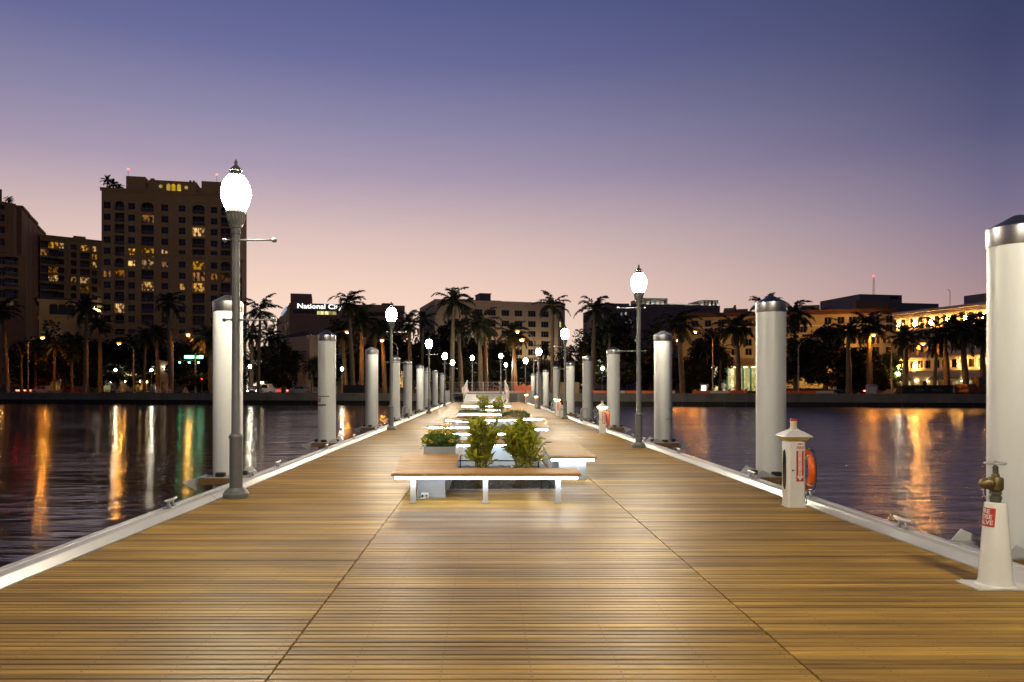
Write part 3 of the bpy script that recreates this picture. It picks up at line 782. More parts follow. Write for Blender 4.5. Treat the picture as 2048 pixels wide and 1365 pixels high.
# outlet box with plugs under the front bench
t = thing('outlet_box', 'small white outlet box with plugged cords under the front bench', 'outlet', (-.885,10.50,.001))
mb = MB(); mb.box(-.055,.055,-.03,.03,.012,.085,b=.008); mb.box(-.02,.02,-.02,.02,0,.0118); mb.build('outlet_case', M['whitepaint'], t)
for x in (-.03,.025):
    mb = MB(); mb.box(x-.014,x+.014,-.055,-.0305,.03,.062,b=.004); mb.build('plug', M['black'], t)
mb = MB(); mb.tube([(.025,-.055,.045),(.0,-.09,.02),(-.06,-.10,.012),(-.12,-.07,.02),(-.16,-.02,.06),(-.15,.03,.2)], .006, 6); mb.build('cord', M['whitepaint'], t)

# ================================================================ planting
def leaf_mat(name, c1, c2, rough=.32, trans=.25):
    m = bpy.data.materials.new(name); m.use_nodes = True
    nt = m.node_tree; N = nt.nodes.new; L = nt.links.new; b = nt.nodes['Principled BSDF']
    g = N('ShaderNodeNewGeometry'); rp = N('ShaderNodeValToRGB')
    rp.color_ramp.elements[0].color = (*c1,1); rp.color_ramp.elements[1].color = (*c2,1)
    L(g.outputs['Random Per Island'], rp.inputs['Fac']); L(rp.outputs[0], b.inputs['Base Color'])
    b.inputs['Roughness'].default_value = rough
    if trans > 0:
        tr = N('ShaderNodeBsdfTranslucent'); L(rp.outputs[0], tr.inputs['Color'])
        mx = N('ShaderNodeMixShader'); mx.inputs[0].default_value = trans
        out = nt.nodes['Material Output']; L(b.outputs[0], mx.inputs[1]); L(tr.outputs[0], mx.inputs[2]); L(mx.outputs[0], out.inputs['Surface'])
    return m
M['shrub'] = leaf_mat('shrub_leaf', (.21,.29,.03), (.78,.74,.09), .32, .45)
M['daisyleaf'] = leaf_mat('daisy_leaf', (.11,.20,.03), (.30,.42,.07), .45)
M['bedgreen'] = leaf_mat('low_green_leaf', (.06,.12,.03), (.17,.24,.06), .6)
M['sedge'] = leaf_mat('pale_sedge', (.13,.13,.05), (.27,.25,.11), .7)
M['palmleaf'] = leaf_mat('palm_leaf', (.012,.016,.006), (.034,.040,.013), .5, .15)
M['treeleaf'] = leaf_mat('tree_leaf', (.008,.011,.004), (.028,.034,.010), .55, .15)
M['petal'] = mat('yellow_petal', (.85,.55,.03), .6, 0, .1, 9)
M['flowereye'] = mat('brown_flower_eye', (.10,.05,.01), .8, 0, .2, 20)
M['palmtrunk'] = mat('palm_trunk', (.10,.078,.055), .9, 0, .3, 3, .4, 10, (1,1,3))
M['crownshaft'] = mat('palm_crownshaft', (.06,.085,.03), .5, 0, .2, 4)
M['bark'] = mat('tree_bark', (.085,.065,.045), .9, 0, .3, 3, .5, 12)
def leaf(mb, p, d, up, ln, w, fold=.25):
    d = d.normalized(); s = d.cross(up)
    if s.length < 1e-5: s = d.orthogonal()
    s.normalize(); n = s.cross(d)
    a = p; m1 = p + d*ln*.45; m2 = p + d*ln*.8 - n*ln*.06; e = p + d*ln - n*ln*.16
    L1 = m1 + s*w*.5 + n*w*fold; R1 = m1 - s*w*.5 + n*w*fold
    L2 = m2 + s*w*.38 + n*w*fold*.7; R2 = m2 - s*w*.38 + n*w*fold*.7
    mb.add([a, m1, m2, e, L1, R1, L2, R2], [(0,1,4),(0,5,1),(1,2,6,4),(1,5,7,2),(2,3,6),(2,7,3)])
def shrub(seed, h, rad, n_stem=7, n_leaf=620, lsize=.10):
    rnd = random.Random(seed)
    t = thing('leafy_shrub', 'x', 'shrub')
    st = MB(); lv = MB()
    tips = []
    for i in range(n_stem):
        a = 2*PI*i/n_stem + rnd.uniform(-.3,.3); r0 = rnd.uniform(.02,.10)
        top = h*rnd.uniform(.62,.93); rr = rad*rnd.uniform(.25,.75)
        pts = []
        for q in range(6):
            f = q/5
            pts.append(Vector((math.cos(a)*(r0+(rr-r0)*f**1.4)+rnd.uniform(-.015,.015), math.sin(a)*(r0+(rr-r0)*f**1.4)+rnd.uniform(-.015,.015), top*f)))
        st.tube(pts, [.011*(1-.6*q/5) for q in range(6)], 6)
        # prop roots
        for _ in range(2):
            aa = a + rnd.uniform(-.8,.8); st.tube([pts[1]*.6+Vector((0,0,.03)), Vector((math.cos(aa)*rnd.uniform(.1,.2), math.sin(aa)*rnd.uniform(.1,.2), -.005))], [.007,.004], 5)
        tips.append(pts)
        for b in range(5):
            base = pts[2].lerp(pts[5], rnd.random()); aa = rnd.uniform(0,2*PI)
            e = base + Vector((math.cos(aa)*rad*.5, math.sin(aa)*rad*.5, rnd.uniform(.05,.25)*h))
            rr_ = math.hypot(e.x,e.y)
            if rr_ > rad: e.x *= rad/rr_; e.y *= rad/rr_
            e.z = min(e.z, h*.97); tw = [base, base.lerp(e,.5)+Vector((0,0,-.01)), e]; st.tube(tw, [.006,.004,.003], 5); tips.append([base]*2+[base.lerp(e,.33), base.lerp(e,.5), base.lerp(e,.75), e])
    for _ in range(n_leaf):
        pts = rnd.choice(tips); f = rnd.uniform(1.6,5) if rnd.random() < .8 else 5
        i = min(4, int(f)); p = pts[i].lerp(pts[i+1], f-i)
        if p.z < h*.24: continue
        a = rnd.uniform(0,2*PI); el = rnd.uniform(.1,1.4)
        d = Vector((math.cos(a)*math.cos(el), math.sin(a)*math.cos(el), math.sin(el)))
        leaf(lv, p + d*rnd.uniform(0,.03), d, Vector((0,0,1)), lsize*rnd.uniform(.6,1.25), lsize*rnd.uniform(.38,.55))
    # leading shoot
    p = Vector((rad*.05,0,h*.9)); st.tube([Vector((0,0,h*.5)), p, p+Vector((.01,0,h*.12))], [.008,.005,.003], 5)
    for q in range(14):
        a = q*2.4; d = Vector((math.cos(a)*.7, math.sin(a)*.7, .8)); leaf(lv, p+Vector((0,0,h*.012*q-.06)), d, Vector((0,0,1)), lsize, lsize*.45)
    st.build('stems', M['stem'], t); lv.build('foliage', M['shrub'], t)
    return t
s1 = shrub(3, 1.14, .33, 9, 620, .155); s1.location = (-.10,12.35,-.10); s1['label'] = 'tall leafy shrub left of its twin in the front planting bed'
s2 = shrub(8, 1.08, .36, 10, 700, .155); s2.location = (.60,12.45,-.10); s2['label'] = 'tall leafy shrub right of its twin in the front planting bed'
s3 = shrub(13, 1.26, .36, 7, 520, .14); s3.location = (-.16,35.9,-.08); s3['label'] = 'small far shrub, left of the far pair in the middle of the dock'
s4 = shrub(17, 1.20, .40, 7, 540, .14); s4.location = (.62,36.1,-.08); s4['label'] = 'small far shrub, right of the far pair in the middle of the dock'
sp = thing('seedling', 'small bright seedling beside the front bench in the planting bed', 'seedling', (-.52,13.0,-.09))
mb = MB(); rnd = random.Random(5)
mb.tube([(0,0,0),(.01,0,.2)], .005, 5); mb.build('stem', M['stem'], sp)
mb = MB()
for q in range(9):
    a = q*2.4; leaf(mb, Vector((.005,0,.04+.018*q)), Vector((math.cos(a),math.sin(a),.6)), Vector((0,0,1)), .10, .05)
mb.build('leaves', leaf_mat('seedling_leaf', (.12,.25,.03), (.25,.38,.06)), sp)
# beds sunk in the deck
def bed(label, x0, x1, y0, y1):
    t = thing('planting_bed', label, 'planting bed', ((x0+x1)/2, y0, -.35), group='planting beds sunk in the deck')
    ox, oy = (x0+x1)/2, y0
    mb = MB(); w = .035
    for a0,a1,b0,b1 in ((x0+.004,x1-.004,y0+.004,y0+w),(x0+.004,x1-.004,y1-w,y1-.004),(x0+.004,x0+w,y0+w+.001,y1-w-.001),(x1-w,x1-.004,y0+w+.001,y1-w-.001)):
        mb.box(a0-ox,a1-ox,b0-oy,b1-oy,0.001,.362)
    mb.build('rim', M['panel'], t)
    mb = MB(); n = 40; m_ = 60; rnd = random.Random(9); vs = []; fs = []
    for j in range(m_+1):
        for i in range(n+1):
            x = x0+w+.001 + (x1-x0-2*w-.002)*i/n; y = y0+w+.001 + (y1-y0-2*w-.002)*j/m_
            vs.append((x-ox, y-oy, .245 + rnd.uniform(-.012,.016)))
    for j in range(m_):
        for i in range(n): fs.append((j*(n+1)+i, j*(n+1)+i+1, (j+1)*(n+1)+i+1, (j+1)*(n+1)+i))
    mb.add(vs, fs); mb.build('soil', M['soil'], t)
    return t
bed('planting bed with grey mulch behind the front bench', *PITS[0])
bed('planting bed filled with pale sedge in mid dock', *PITS[1])
bed('planting bed round the far pair of shrubs', *PITS[2])
# fallen leaves on the mulch
mb = MB(); rnd = random.Random(31)
for _ in range(260):
    p = Vector((rnd.uniform(-.58,1.13), 11.5 + rnd.random()**1.5*3.6, -.083+rnd.uniform(0,.012))); a = rnd.uniform(0,2*PI)
    leaf(mb, p, Vector((math.cos(a),math.sin(a),rnd.uniform(-.1,.2))), Vector((0,0,1)), rnd.uniform(.04,.09), rnd.uniform(.015,.035))
tag(mb.build('leaf_litter', leaf_mat('dry_leaf', (.14,.10,.06), (.32,.25,.16), .8, 0)), 'dry leaves scattered over the grey mulch of the front bed', 'litter', kind='stuff')
# black pipe frame standing in the front bed
t = thing('pipe_frame', 'thin black pipe frame standing in the front planting bed', 'pipe frame', (.3,15.0,-.10))
mb = MB(); mb.tube([(-.87,0,.20),(.88,0,.20)], .012, 8); mb.build('cross_pipe', M['black'], t)
for (x,y,h) in ((-.83,-.05,.30),(.76,-.3,.24),(.60,-3.25,.21),(.72,-3.45,.14),(-.83,-3.2,.16)):
    mb = MB(); mb.tube([(x,y,-.02),(x,y,h)], .013, 8); mb.lathe([(.017,0),(.017,.015),(.004,.02)], 8, XM(x,y,h)); mb.build('stake', M['black'], t)
# planters
def planter(label, x0, x1, y0, y1, h):
    t = thing('planter_box', label, 'planter', ((x0+x1)/2,(y0+y1)/2,.001), group='pale planter boxes along the benches')
    a, b = (x1-x0)/2, (y1-y0)/2; w = .02
    mb = MB()
    for q in ((-a,a,-b,-b+w),(-a,a,b-w,b),(-a,-a+w,-b+w,b-w),(a-w,a,-b+w,b-w)): mb.box(*q,0,h)
    mb.build('box_wall', M['panel'], t)
    mb = MB(); mb.box(-a+w+.001,a-w-.001,-b+w+.001,b-w-.001,.01,h-.03); mb.build('soil', M['soil'], t)
    return t
def flowers(seed, label, x0, x1, y0, y1, z, h, nfl, nleaf=900, m=None):
    rnd = random.Random(seed); a, b = (x1-x0)/2, (y1-y0)/2
    t = thing('flowering_plant', label, 'flowers', ((x0+x1)/2,(y0+y1)/2,z))
    mb = MB()
    for _ in range(nleaf):
        x, y = rnd.uniform(-a-.05,a+.05), rnd.uniform(-b-.03,b+.03)
        top = h*(1-.45*max(abs(x)/(a+.05),0)**3)*rnd.uniform(.75,1.0)
        p = Vector((x,y,rnd.uniform(.0,1)**.6*top)); an = rnd.uniform(0,2*PI)
        leaf(mb, p, Vector((math.cos(an),math.sin(an),rnd.uniform(-.4,.7))), Vector((0,0,1)), rnd.uniform(.05,.085), rnd.uniform(.028,.045))
    for _ in range(60):
        x, y = rnd.uniform(-a,a)*.9, rnd.uniform(-b,b)*.9; mb.tube([(x*.8,y*.8,0),(x,y,h*.85)], .003, 4)
    mb.build('foliage', m or M['daisyleaf'], t)
    for q in range(nfl):
        x, y = rnd.uniform(-a,a)*1.0, -b + (2*b)*rnd.random()**1.2; zz = h*rnd.uniform(.82,1.12) if q > 2 else h*rnd.uniform(.3,.6)
        if q <= 2: y = -b-.06
        fb = MB(); tilt = XM(x,y,zz,rz=rnd.uniform(0,6),rx=rnd.uniform(.3,1.0)) @ Matrix.Identity(4); tilt = XM(x,y,zz,rz=rnd.uniform(-.9,.9),rx=rnd.uniform(.5,1.3))
        for k in range(9):
            an = 2*PI*k/9; c, s_ = math.cos(an), math.sin(an); c2, s2 = math.cos(an+.26), math.sin(an+.26); c3, s3 = math.cos(an-.26), math.sin(an-.26)
            fb.add([(c*.008,s_*.008,0),(c2*.034,s2*.034,.004),(c*.052,s_*.052,.0),(c3*.034,s3*.034,.004)], [(0,3,2,1)], tilt)
        fl = fb.build('flower', M['petal'], t)
        fb = MB(); fb.lathe([(.011,.002),(.009,.009),(.003,.012)], 8, tilt); fb.build('flower_eye', M['flowereye'], fl)
        fb = MB(); fb.tube([(x*.9,y*.9,h*.4 if q>2 else .05),(x,y,zz-.002)], .0025, 4); fb.build('flower_stalk', M['daisyleaf'], fl)
    return t
planter('pale planter box filled with yellow daisies behind the front bench arm', -1.17, -.57, 13.6, 15.0, .50)
flowers(2, 'bushy yellow daisies growing in the box behind the front bench arm', -1.15, -.59, 13.62, 14.98, .47, .33, 24, 1500)
planter('pale planter box of faded yellow flowers on the cabinet side of the far shrubs', .70, 1.86, 30.9, 32.2, .30)
flowers(6, 'bushy planting with small yellow blooms on the cabinet side of the far shrubs', .72, 1.84, 30.92, 32.18, .27, .40, 18, 1500, M['bedgreen'])
for lab, x0, x1, y0, y1, lab2, sd in (('low planter box of clipped greenery in front of the far lit bench', -1.45, -.28, 31.2, 32.3, 'low clipped greenery in front of the far lit bench', 11),
                                ('low planter box of greenery behind the far lit bench', -1.55, -.45, 42.5, 43.6, 'low clipped greenery behind the far lit bench', 12)):
    planter(lab, x0, x1, y0, y1, .20)
    t = flowers(sd, lab2, x0+.02, x1-.02, y0+.02, y1-.02, .17, .16, 0, 1300, M['bedgreen']); t['category'] = 'plants'
# sedge in the middle bed
mb = MB(); rnd = random.Random(77)
for _ in range(2600):
    x = rnd.uniform(-.5,1.2); y = rnd.uniform(23.5,27.1); a = rnd.uniform(0,2*PI); h = rnd.uniform(.15,.42); l = rnd.uniform(.05,.18)
    d = Vector((math.cos(a)*l, math.sin(a)*l, 0)); s_ = Vector((-math.sin(a),math.cos(a),0))*.006
    p = Vector((x,y,-.10)); q = p + d*.4 + Vector((0,0,h*.7)); e = p + d + Vector((0,0,h))
    mb.add([p-s_,p+s_,q+s_,q-s_,e], [(0,1,2,3),(3,2,4)])
tag(mb.build('sedge', M['sedge']), 'pale sedge grass filling the middle bed', 'grass', kind='stuff')
# ================================================================ gangway and gates at the dock end
M['railpaint'] = mat('rail_paint', (.62,.63,.63), .45)
GY0, GY1, GW = 75.8, 91.1, 2.3
t = thing('gangway', 'sloping metal gangway with white side railings from the dock up to the shore', 'gangway', (0,GY0,0))
def gz(y): return .30 + (1.22-.30)*y/(GY1-GY0)
L_ = GY1-GY0
mb = MB(); mb.add([(-GW,0,.27),(GW,0,.27),(GW,L_,1.19),(-GW,L_,1.19),(-GW,0,.30),(GW,0,.30),(GW,L_,1.22),(-GW,L_,1.22)], [(0,3,2,1),(4,5,6,7),(0,1,5,4),(1,2,6,5),(2,3,7,6),(3,0,4,7)])
mb.add([(-GW,-1.2,.012),(GW,-1.2,.012),(GW,-.002,.27),(-GW,-.002,.27),(-GW,-1.2,.03),(GW,-1.2,.03),(GW,-.002,.30),(-GW,-.002,.30)], [(0,3,2,1),(4,5,6,7),(0,1,5,4),(1,2,6,5),(2,3,7,6),(3,0,4,7)])
for k in range(30):
    y = .3+k*.5; mb.box(-GW+.1,GW-.1,y,y+.03,gz(y)+.0,gz(y)+.016)
mb.build('walkway', M['gangway'], t)
for s_ in (-1,1):
    X = s_*(GW+.05); mb = MB()
    for q, hh in enumerate((1.36,1.05,.78,.51,.24)):
        r = .040 if q == 0 else .012
        mb.tube([(X,0,gz(0)+hh),(X,L_,gz(L_)+hh)], r, 8)
    for k in range(9):
        y = L_*k/8; mb.box(X-.02,X+.02,y-.02,y+.02,gz(y)-.28,gz(y)+1.35)
    mb.box(X-.05,X+.05,-.05,.0,0.0,gz(0)+1.38)
    mb.build('railing', M['railpaint'], t)
ld_ = thing('shore_landing', 'pale landing slab at the head of the gangway', 'landing', (0,91.15,0))
mb = MB(); mb.box(-4.2,4.2,.01,3.6,.985,1.02); 
for x in (-3.6,3.6): mb.box(x-.2,x+.2,2.9,3.5,.504,.984)
mb.build('landing_slab', M['concrete'], ld_)
mb = MB(); mb.box(-4.2,4.2,-5.2,-.42,.93,1.02); mb.box(3.7,4.15,-4.9,-4.5,-2.5,.929); mb.box(-4.15,-3.7,-4.9,-4.5,-2.5,.929)
mb.build('landing_apron', M['concrete'], ld_)
# utility cabinet on the landing
t = thing('utility_cabinet', 'white box cabinet beside the upper end of the gangway railing', 'cabinet', (-2.65,88.5,1.022))
mb = MB(); mb.box(-.28,.28,-.2,.2,0,.72,b=.02); mb.build('cabinet_case', M['whitepaint'], t)
mb = MB(); mb.box(-.24,.24,-.215,-.2005,.05,.66); mb.build('cabinet_door', M['whitepaint'], t)
def mesh_gate(label, x0, y0, x1, y1, h, z=0.0, name='mesh_gate', g='mesh gates closing the dock end', step=.12):
    ln = math.hypot(x1-x0,y1-y0)
    t = thing(name, label, 'gate' if 'gate' in name else 'fence', (x0,y0,z), math.atan2(y1-y0,x1-x0), g)
    n = max(1, round(ln/2.4))
    for k in range(n+1):
        mb = MB(); mb.tube([(ln*k/n,0,0),(ln*k/n,0,h)], .035, 8); mb.build('post', M['galv'], t)
    mb = MB()
    for zz in (.06,h-.02): mb.tube([(0,0,zz),(ln,0,zz)], .022, 6)
    k = 0.0
    while k < ln:
        mb.box(k-.006,k+.006,-.004,.004,.06,h-.03); k += step
    zz = .2
    while zz < h-.05: mb.box(0,ln,-.006,.002,zz-.005,zz+.005); zz += step*2
    mb.build('mesh_panel', M['galv'], t)
    return t
mesh_gate('see-through mesh gate at the dock end on the side without cabinets', -4.1, 70.5, -4.1, 81.5, 1.35)
mesh_gate('see-through mesh gate at the dock end on the fire cabinet side', 4.6, 70.0, 4.6, 81.5, 1.35)
mesh_gate('mesh panel across the dock end beside the gangway, fire cabinet side', 2.6, 81.6, 4.5, 81.6, 1.3)

# ================================================================ street furniture
M['sodium'] = emat('sodium_lens', (1.0,.32,.03), 3200.0)
M['sodiumhalo'] = emat('sodium_refractor', (1.0,.33,.02), 1.5)
M['whitelamp'] = emat('white_street_globe', (1.0,.88,.66), 140.0)
M['steelpole'] = mat('street_pole_steel', (.23,.22,.21), .5, .3, .15, 6)
def street_lamp(h=8.6, arm=2.4):
    t = thing('street_lamp', 'x', 'street lamp', group='orange sodium street lamps along the shore road')
    mb = MB(); mb.lathe([(.2,0),(.2,.25),(.12,.3),(.11,.6),(.07,h-1.2)], 14); mb.build('pole', M['steelpole'], t)
    mb = MB(); mb.tube([(0,0,h-1.25),(arm*.12,0,h-.75),(arm*.35,0,h-.25),(arm*.75,0,h)], [.05,.045,.04,.035], 8); mb.build('arm', M['steelpole'], t)
    mb = MB(); mb.lathe([(.10,-.45),(.17,-.2),(.19,.1),(.13,.38),(.03,.46)], 12, XM(arm*.75+.4,0,h+.03,ry=PI/2) @ Matrix.Scale(.6,4,(1,0,0))); mb.build('lamp_head', M['steelpole'], t)
    mb = MB(); mb.lathe([(.01,-.30),(.11,-.28),(.17,-.22),(.20,-.14),(.20,-.1)], 12, XM(arm*.75+.45,0,h-.06)); mb.build('lamp_lens', M['sodium'], t)
    mb = MB(); mb.lathe([(.205,-.25),(.33,-.17),(.35,-.05),(.24,-.005)], 16, XM(arm*.75+.45,0,h-.06)); mb.build('refractor_halo', M['sodiumhalo'], t)  # glowing ring added as the orange halo round the lens
    return t
sl = street_lamp()
SL = [ # lens px, lens py, offset, arm side (+1 to the right of the pole), label
 (85,675,8,1,'orange street lamp before the left apartment block, arm to the right'),
 (238,687,9,-1,'orange street lamp before the lit shop fronts, arm to the left'),
 (376,669,8,1,'orange street lamp behind the green traffic signals, arm to the right'),
 (694,664,8,1,'orange street lamp between the second and third piles, taller'),
 (764,681,10,-1,'orange street lamp seen just left of the second dock lamp'),
 (1035,663,9,-1,'upper orange street lamp before the white office block'),
 (1044,681,11,-1,'lower orange street lamp before the white office block'),
 (1353,681,10,1,'orange street lamp rising from behind the third cabinet-side pile'),
 (1391,663,8,-1,'orange street lamp before the tan block left of the glazed lobby'),
 (1747,670,8,-1,'orange street lamp at the corner of the floodlit building'),
 (1846,688,4.5,1,'orange street lamp before the windows of the floodlit building'),
 (-6,690,22,-1,'orange street lamp at the left border of the view'),
]
first = True
for px, py, off, s_, lab in SL:
    x, y = shore(px, off); z = wz(py, y); h = z + .18 - LAND
    X = x - s_*(2.4*.75+.45)
    sc_ = h/8.6
    if first:
        sl.location = (x - s_*2.25*sc_, y, LAND); sl.rotation_euler.z = 0 if s_ > 0 else PI; sl.scale = (1,1,sc_); sl['label'] = lab; first = False
        sl.location.x = x - s_*2.25
    else: dup(sl, (x - s_*2.25, y, LAND), 0 if s_ > 0 else PI, lab, scale=(1,1,sc_))
# unlit one
t = dup(sl, (shore(1597,9)[0], shore(1597,9)[1], LAND), 0, 'unlit street lamp right of the tall second cabinet-side pile', scale=(1,1,.87))
for c in list(t.children):
    if c.name.startswith(('lamp_lens','refractor')):
        me = c.data.copy(); me.materials.clear(); me.materials.append(M['steelpole']); c.data = me
def post_lamp(h=4.02):
    t = thing('post_lamp', 'x', 'post lamp', group='small white globe lamps along the shore')
    mb = MB(); mb.lathe([(.11,0),(.11,.3),(.06,.4),(.045,h-.42),(.09,h-.37),(.09,h-.27)], 12); mb.build('pole', M['steelpole'], t)
    T_ = XM(0,0,h-4.02)
    mb = MB(); mb.lathe([(.08,3.752),(.17,3.85),(.20,4.0),(.17,4.14),(.08,4.22)], 14, T_); mb.build('globe', M['whitelamp'], t)
    mb = MB(); mb.lathe([(.09,4.222),(.07,4.29),(.02,4.38)], 10, T_); mb.build('globe_cap', M['steelpole'], t)
    return t
PLs = [(500,733,12,'white globe lamp right of the nearest pile, brightest on the shore'),(548,740,24,'white globe lamp left of the corner shop, behind the palm row'),(580,738,45,'white globe lamp left of the corner building arcade, smaller'),
 (596,740,40,'lower of two white globes beside the corner building'),(602,731,34,'upper of two white globes beside the corner building'),(684,738,11,'white globe lamp just right of the second pile'),
 (1205,737,14,'white globe lamp left of the fourth cabinet-side pile'),(116,740,26,'white globe lamp among the hedges before the left apartments'),(231,740,30,'white globe lamp left of the lit shop sign'),(303,740,30,'white globe lamp right of the lit shop sign'),
 (1796,748,24,'white globe lamp at the corner of the floodlit building')]
for px, py, off, lab in PLs:
    x, y = shore(px, off); z = wz(py, y)
    q_ = post_lamp(z - LAND); q_.location = (x,y,LAND); q_['label'] = lab

# traffic signal gantry
x, y = shore(390, 12)
t = thing('traffic_signal', 'traffic signal mast with green lights and lit green street signs', 'traffic signal', (x,y,LAND))
mk = emat('green_signal', (.05,1.0,.45), 28.0); gs = emat('green_sign_face', (.12,.9,.42), 7.0); rs = emat('red_signal', (1.0,.06,.02), 20.0)
sx = lambda p: wx(p, y) - x
szz = lambda p: wz(p, y) - LAND
mb = MB(); mb.lathe([(.2,0),(.16,.4),(.11,6.6)], 12, XM(sx(391))); mb.build('mast', M['steelpole'], t)
mb = MB(); mb.tube([(sx(352),0,szz(722)),(sx(391),0,szz(722))], .06, 8); mb.tube([(sx(391),0,szz(711.5)),(sx(442),0,szz(710))], .06, 8); mb.build('mast_arm', M['steelpole'], t)
for px, w in ((379,19),(400.5,12)):
    mb = MB(); a = w/2/F*y; mb.box(sx(px)-a,sx(px)+a,-.14,-.07,szz(717.5),szz(711.5)); sg = mb.build('street_sign', gs, t)
    mb = MB(); mb.box(sx(px)-a*.7,sx(px)+a*.7,-.147,-.1405,szz(715.6),szz(713.6)); mb.build('sign_legend', emat('white_legend',(.8,1,.9),9.0), sg)
for px, c in ((360,mk),(379,mk),(397.5,mk)):
    mb = MB(); X = sx(px); zz = szz(727)
    mb.box(X-.16,X+.16,-.1,.1,zz-.1,zz+1.0); sh = mb.build('signal_head', M['black'], t)
    mb = MB(); mb.lathe([(.13,0),(.12,.03),(.03,.06)], 14, XM(X,-.102,zz+.12,rx=PI/2)); mb.build('signal_light', c, sh)
mb = MB(); X = sx(404.5); zz = szz(759); mb.box(X-.16,X+.16,-.1,.1,zz-.25,zz+.9); sh = mb.build('signal_head', M['black'], t)
mb = MB(); mb.lathe([(.14,0),(.12,.03),(.03,.06)], 14, XM(X,-.102,zz,rx=PI/2)); mb.build('signal_light', rs, sh)
mb = MB(); mb.tube([(sx(404.5),.0,0),(sx(404.5),0,szz(745))], .06, 8); mb.build('mast', M['steelpole'], t)

# ---------------------------------------------------------------- cars
M['tail'] = emat('tail_light', (1.0,.03,.02), 45.0)
M['head'] = emat('head_light', (1.0,.85,.55), 90.0)
M['tyre'] = M['black']
def car(label, px, off, dirn, paint, kind='car', lights='tail'):
    x, y = shore(px, off)
    t = thing('parked_car' if lights == 'none' else 'car', label, 'car', (x,y,LAND+.012), WALLROT + (0 if dirn > 0 else PI), 'cars on the shore road')
    hl = 2.25; hw = .88
    mb = MB()
    if kind == 'car': prof = [(-hl,.35),(-hl,.78),(-hl+.12,.92),(-1.35,.98),(-.75,1.42),(.35,1.45),(1.1,.98),(1.95,.86),(hl,.70),(hl,.35)]
    elif kind == 'van': prof = [(-hl,.38),(-hl,1.75),(-hl+.12,1.9),(1.0,1.92),(1.75,1.2),(2.2,1.0),(hl,.8),(hl,.38)]
    else: prof = [(-hl,.45),(-hl,1.0),(-.35,1.0),(-.3,1.75),(.75,1.78),(1.25,1.15),(2.1,1.05),(hl,.9),(hl,.45)]
    n = len(prof); vs = []
    for yy, ins in ((-hw,.0),(hw,.0)):
        for a, z in prof: vs.append((a, yy*(1-.16*max(0,(z-.9))/.6), z))
    fs = [tuple(range(n)), tuple(range(2*n-1,n-1,-1))] + [(i,i+n,(i+1)%n+n,(i+1)%n) for i in range(n)]
    mb.add(vs, fs); mb.build('body', paint, t)
    mb = MB()
    if kind == 'car': gp = [[(-1.15,1.0),(-.72,1.36),(-.2,1.38),(-.2,1.0)],[(-.12,1.0),(-.12,1.38),(.30,1.38),(.92,1.0)]]
    elif kind == 'van': gp = [[(-2.0,1.15),(-2.0,1.7),(-.4,1.7),(-.4,1.15)],[(-.2,1.15),(-.2,1.7),(.9,1.7),(1.5,1.15)]]
    else: gp = [[(-.22,1.12),(-.2,1.62),(.66,1.64),(1.05,1.12)]]
    for s_ in (-1,1):
        for g in gp:
            mb.add([(a, s_*(hw*(1-.16*max(0,z-.9)/.6)+.006), z) for a,z in g], [(0,1,2,3)])
    mb.build('side_window', M['glass'], t)
    for a in (-1.4,1.4):
        for s_ in (-1,1):
            mb = MB(); mb.lathe([(.2,-.1),(.32,-.09),(.33,0),(.32,.09),(.2,.1)], 16, XM(a,s_*(hw-.06),.33,rx=PI/2)); w = mb.build('wheel', M['tyre'], t)
            mb = MB(); mb.lathe([(.19,-.108),(.17,.108)], 10, XM(a,s_*(hw-.06),.33,rx=PI/2)); mb.build('rim', M['galv'], w)
    for s_ in (-1,1):
        mb = MB(); mb.box(-hl-.02,-hl+.10,s_*.62-.14,s_*.62+.2*s_*.0+.16,.66,.80)
        # lamps wrap the corner so they also show from the side
        mb.box(-hl-.01,-hl+.22,s_*(hw+.004)-.008,s_*(hw+.004)+.008,.66,.80)
        mb.build('tail_light', M['tail'] if lights in ('tail','both') else M['red'], t)
        mb = MB(); mb.lathe([(.10,0),(.09,.04),(.02,.06)], 12, XM(hl-.01,s_*.6,.68,ry=PI/2)); mb.build('head_light', M['head'] if lights in ('head','both') else M['galv'], t)
    if kind == 'taxi': pass
    return t
pd = mat('dark_car_paint', (.03,.03,.04), .25, .3, .05, 3, coat=.5); pw = mat('white_car_paint', (.6,.6,.58), .3, 0, .03, 3, coat=.4); pg = mat('silver_car_paint', (.3,.31,.33), .3, .5, .05, 3, coat=.4); pm = mat('maroon_car_paint', (.12,.02,.02), .3, .2, .05, 3, coat=.4)
def face(t, ang): t.rotation_euler.z = ang
c = car('car with both headlights on facing the water, right of the nearest pile', 509, 10, 1, pd, 'car', 'head'); face(c, -PI/2+.15)
car('white pickup truck with its roof sign lit, beside the car with headlights', 530, 15, 1, pw, 'pickup', 'none')
car('dark car with red tail lights at the left border of the shore road', 20, 13, -1, pd, 'car', 'tail')
car('silver car with red tail lights behind the leftmost street lamp', 92, 13, 1, pg, 'car', 'tail')
car('maroon car with red tail lights before the left hedges', 150, 17, 1, pm, 'car', 'tail')
car('silver car with red tail lights left of the second pile', 605, 17, 1, pg, 'car', 'tail')
c = car('dark car showing two red tail lights up the side street by the corner building', 566, 40, 1, pd, 'van', 'tail'); face(c, PI/2+.1)
c = car('white van waiting up the side street by the corner building', 580, 52, 1, pw, 'van', 'tail'); face(c, PI/2+.1)
car('dark car with red tail lights seen left of the gangway', 905, 17, -1, pd, 'car', 'tail')
car('maroon car with red tail lights seen over the gangway', 985, 14, -1, pm, 'car', 'tail')
car('dark blue parked car behind the fifth cabinet-side pile', 1158, 13, 1, mat('blue_car_paint', (.03,.05,.10), .3, .2, .05, 3, coat=.4), 'car', 'none')
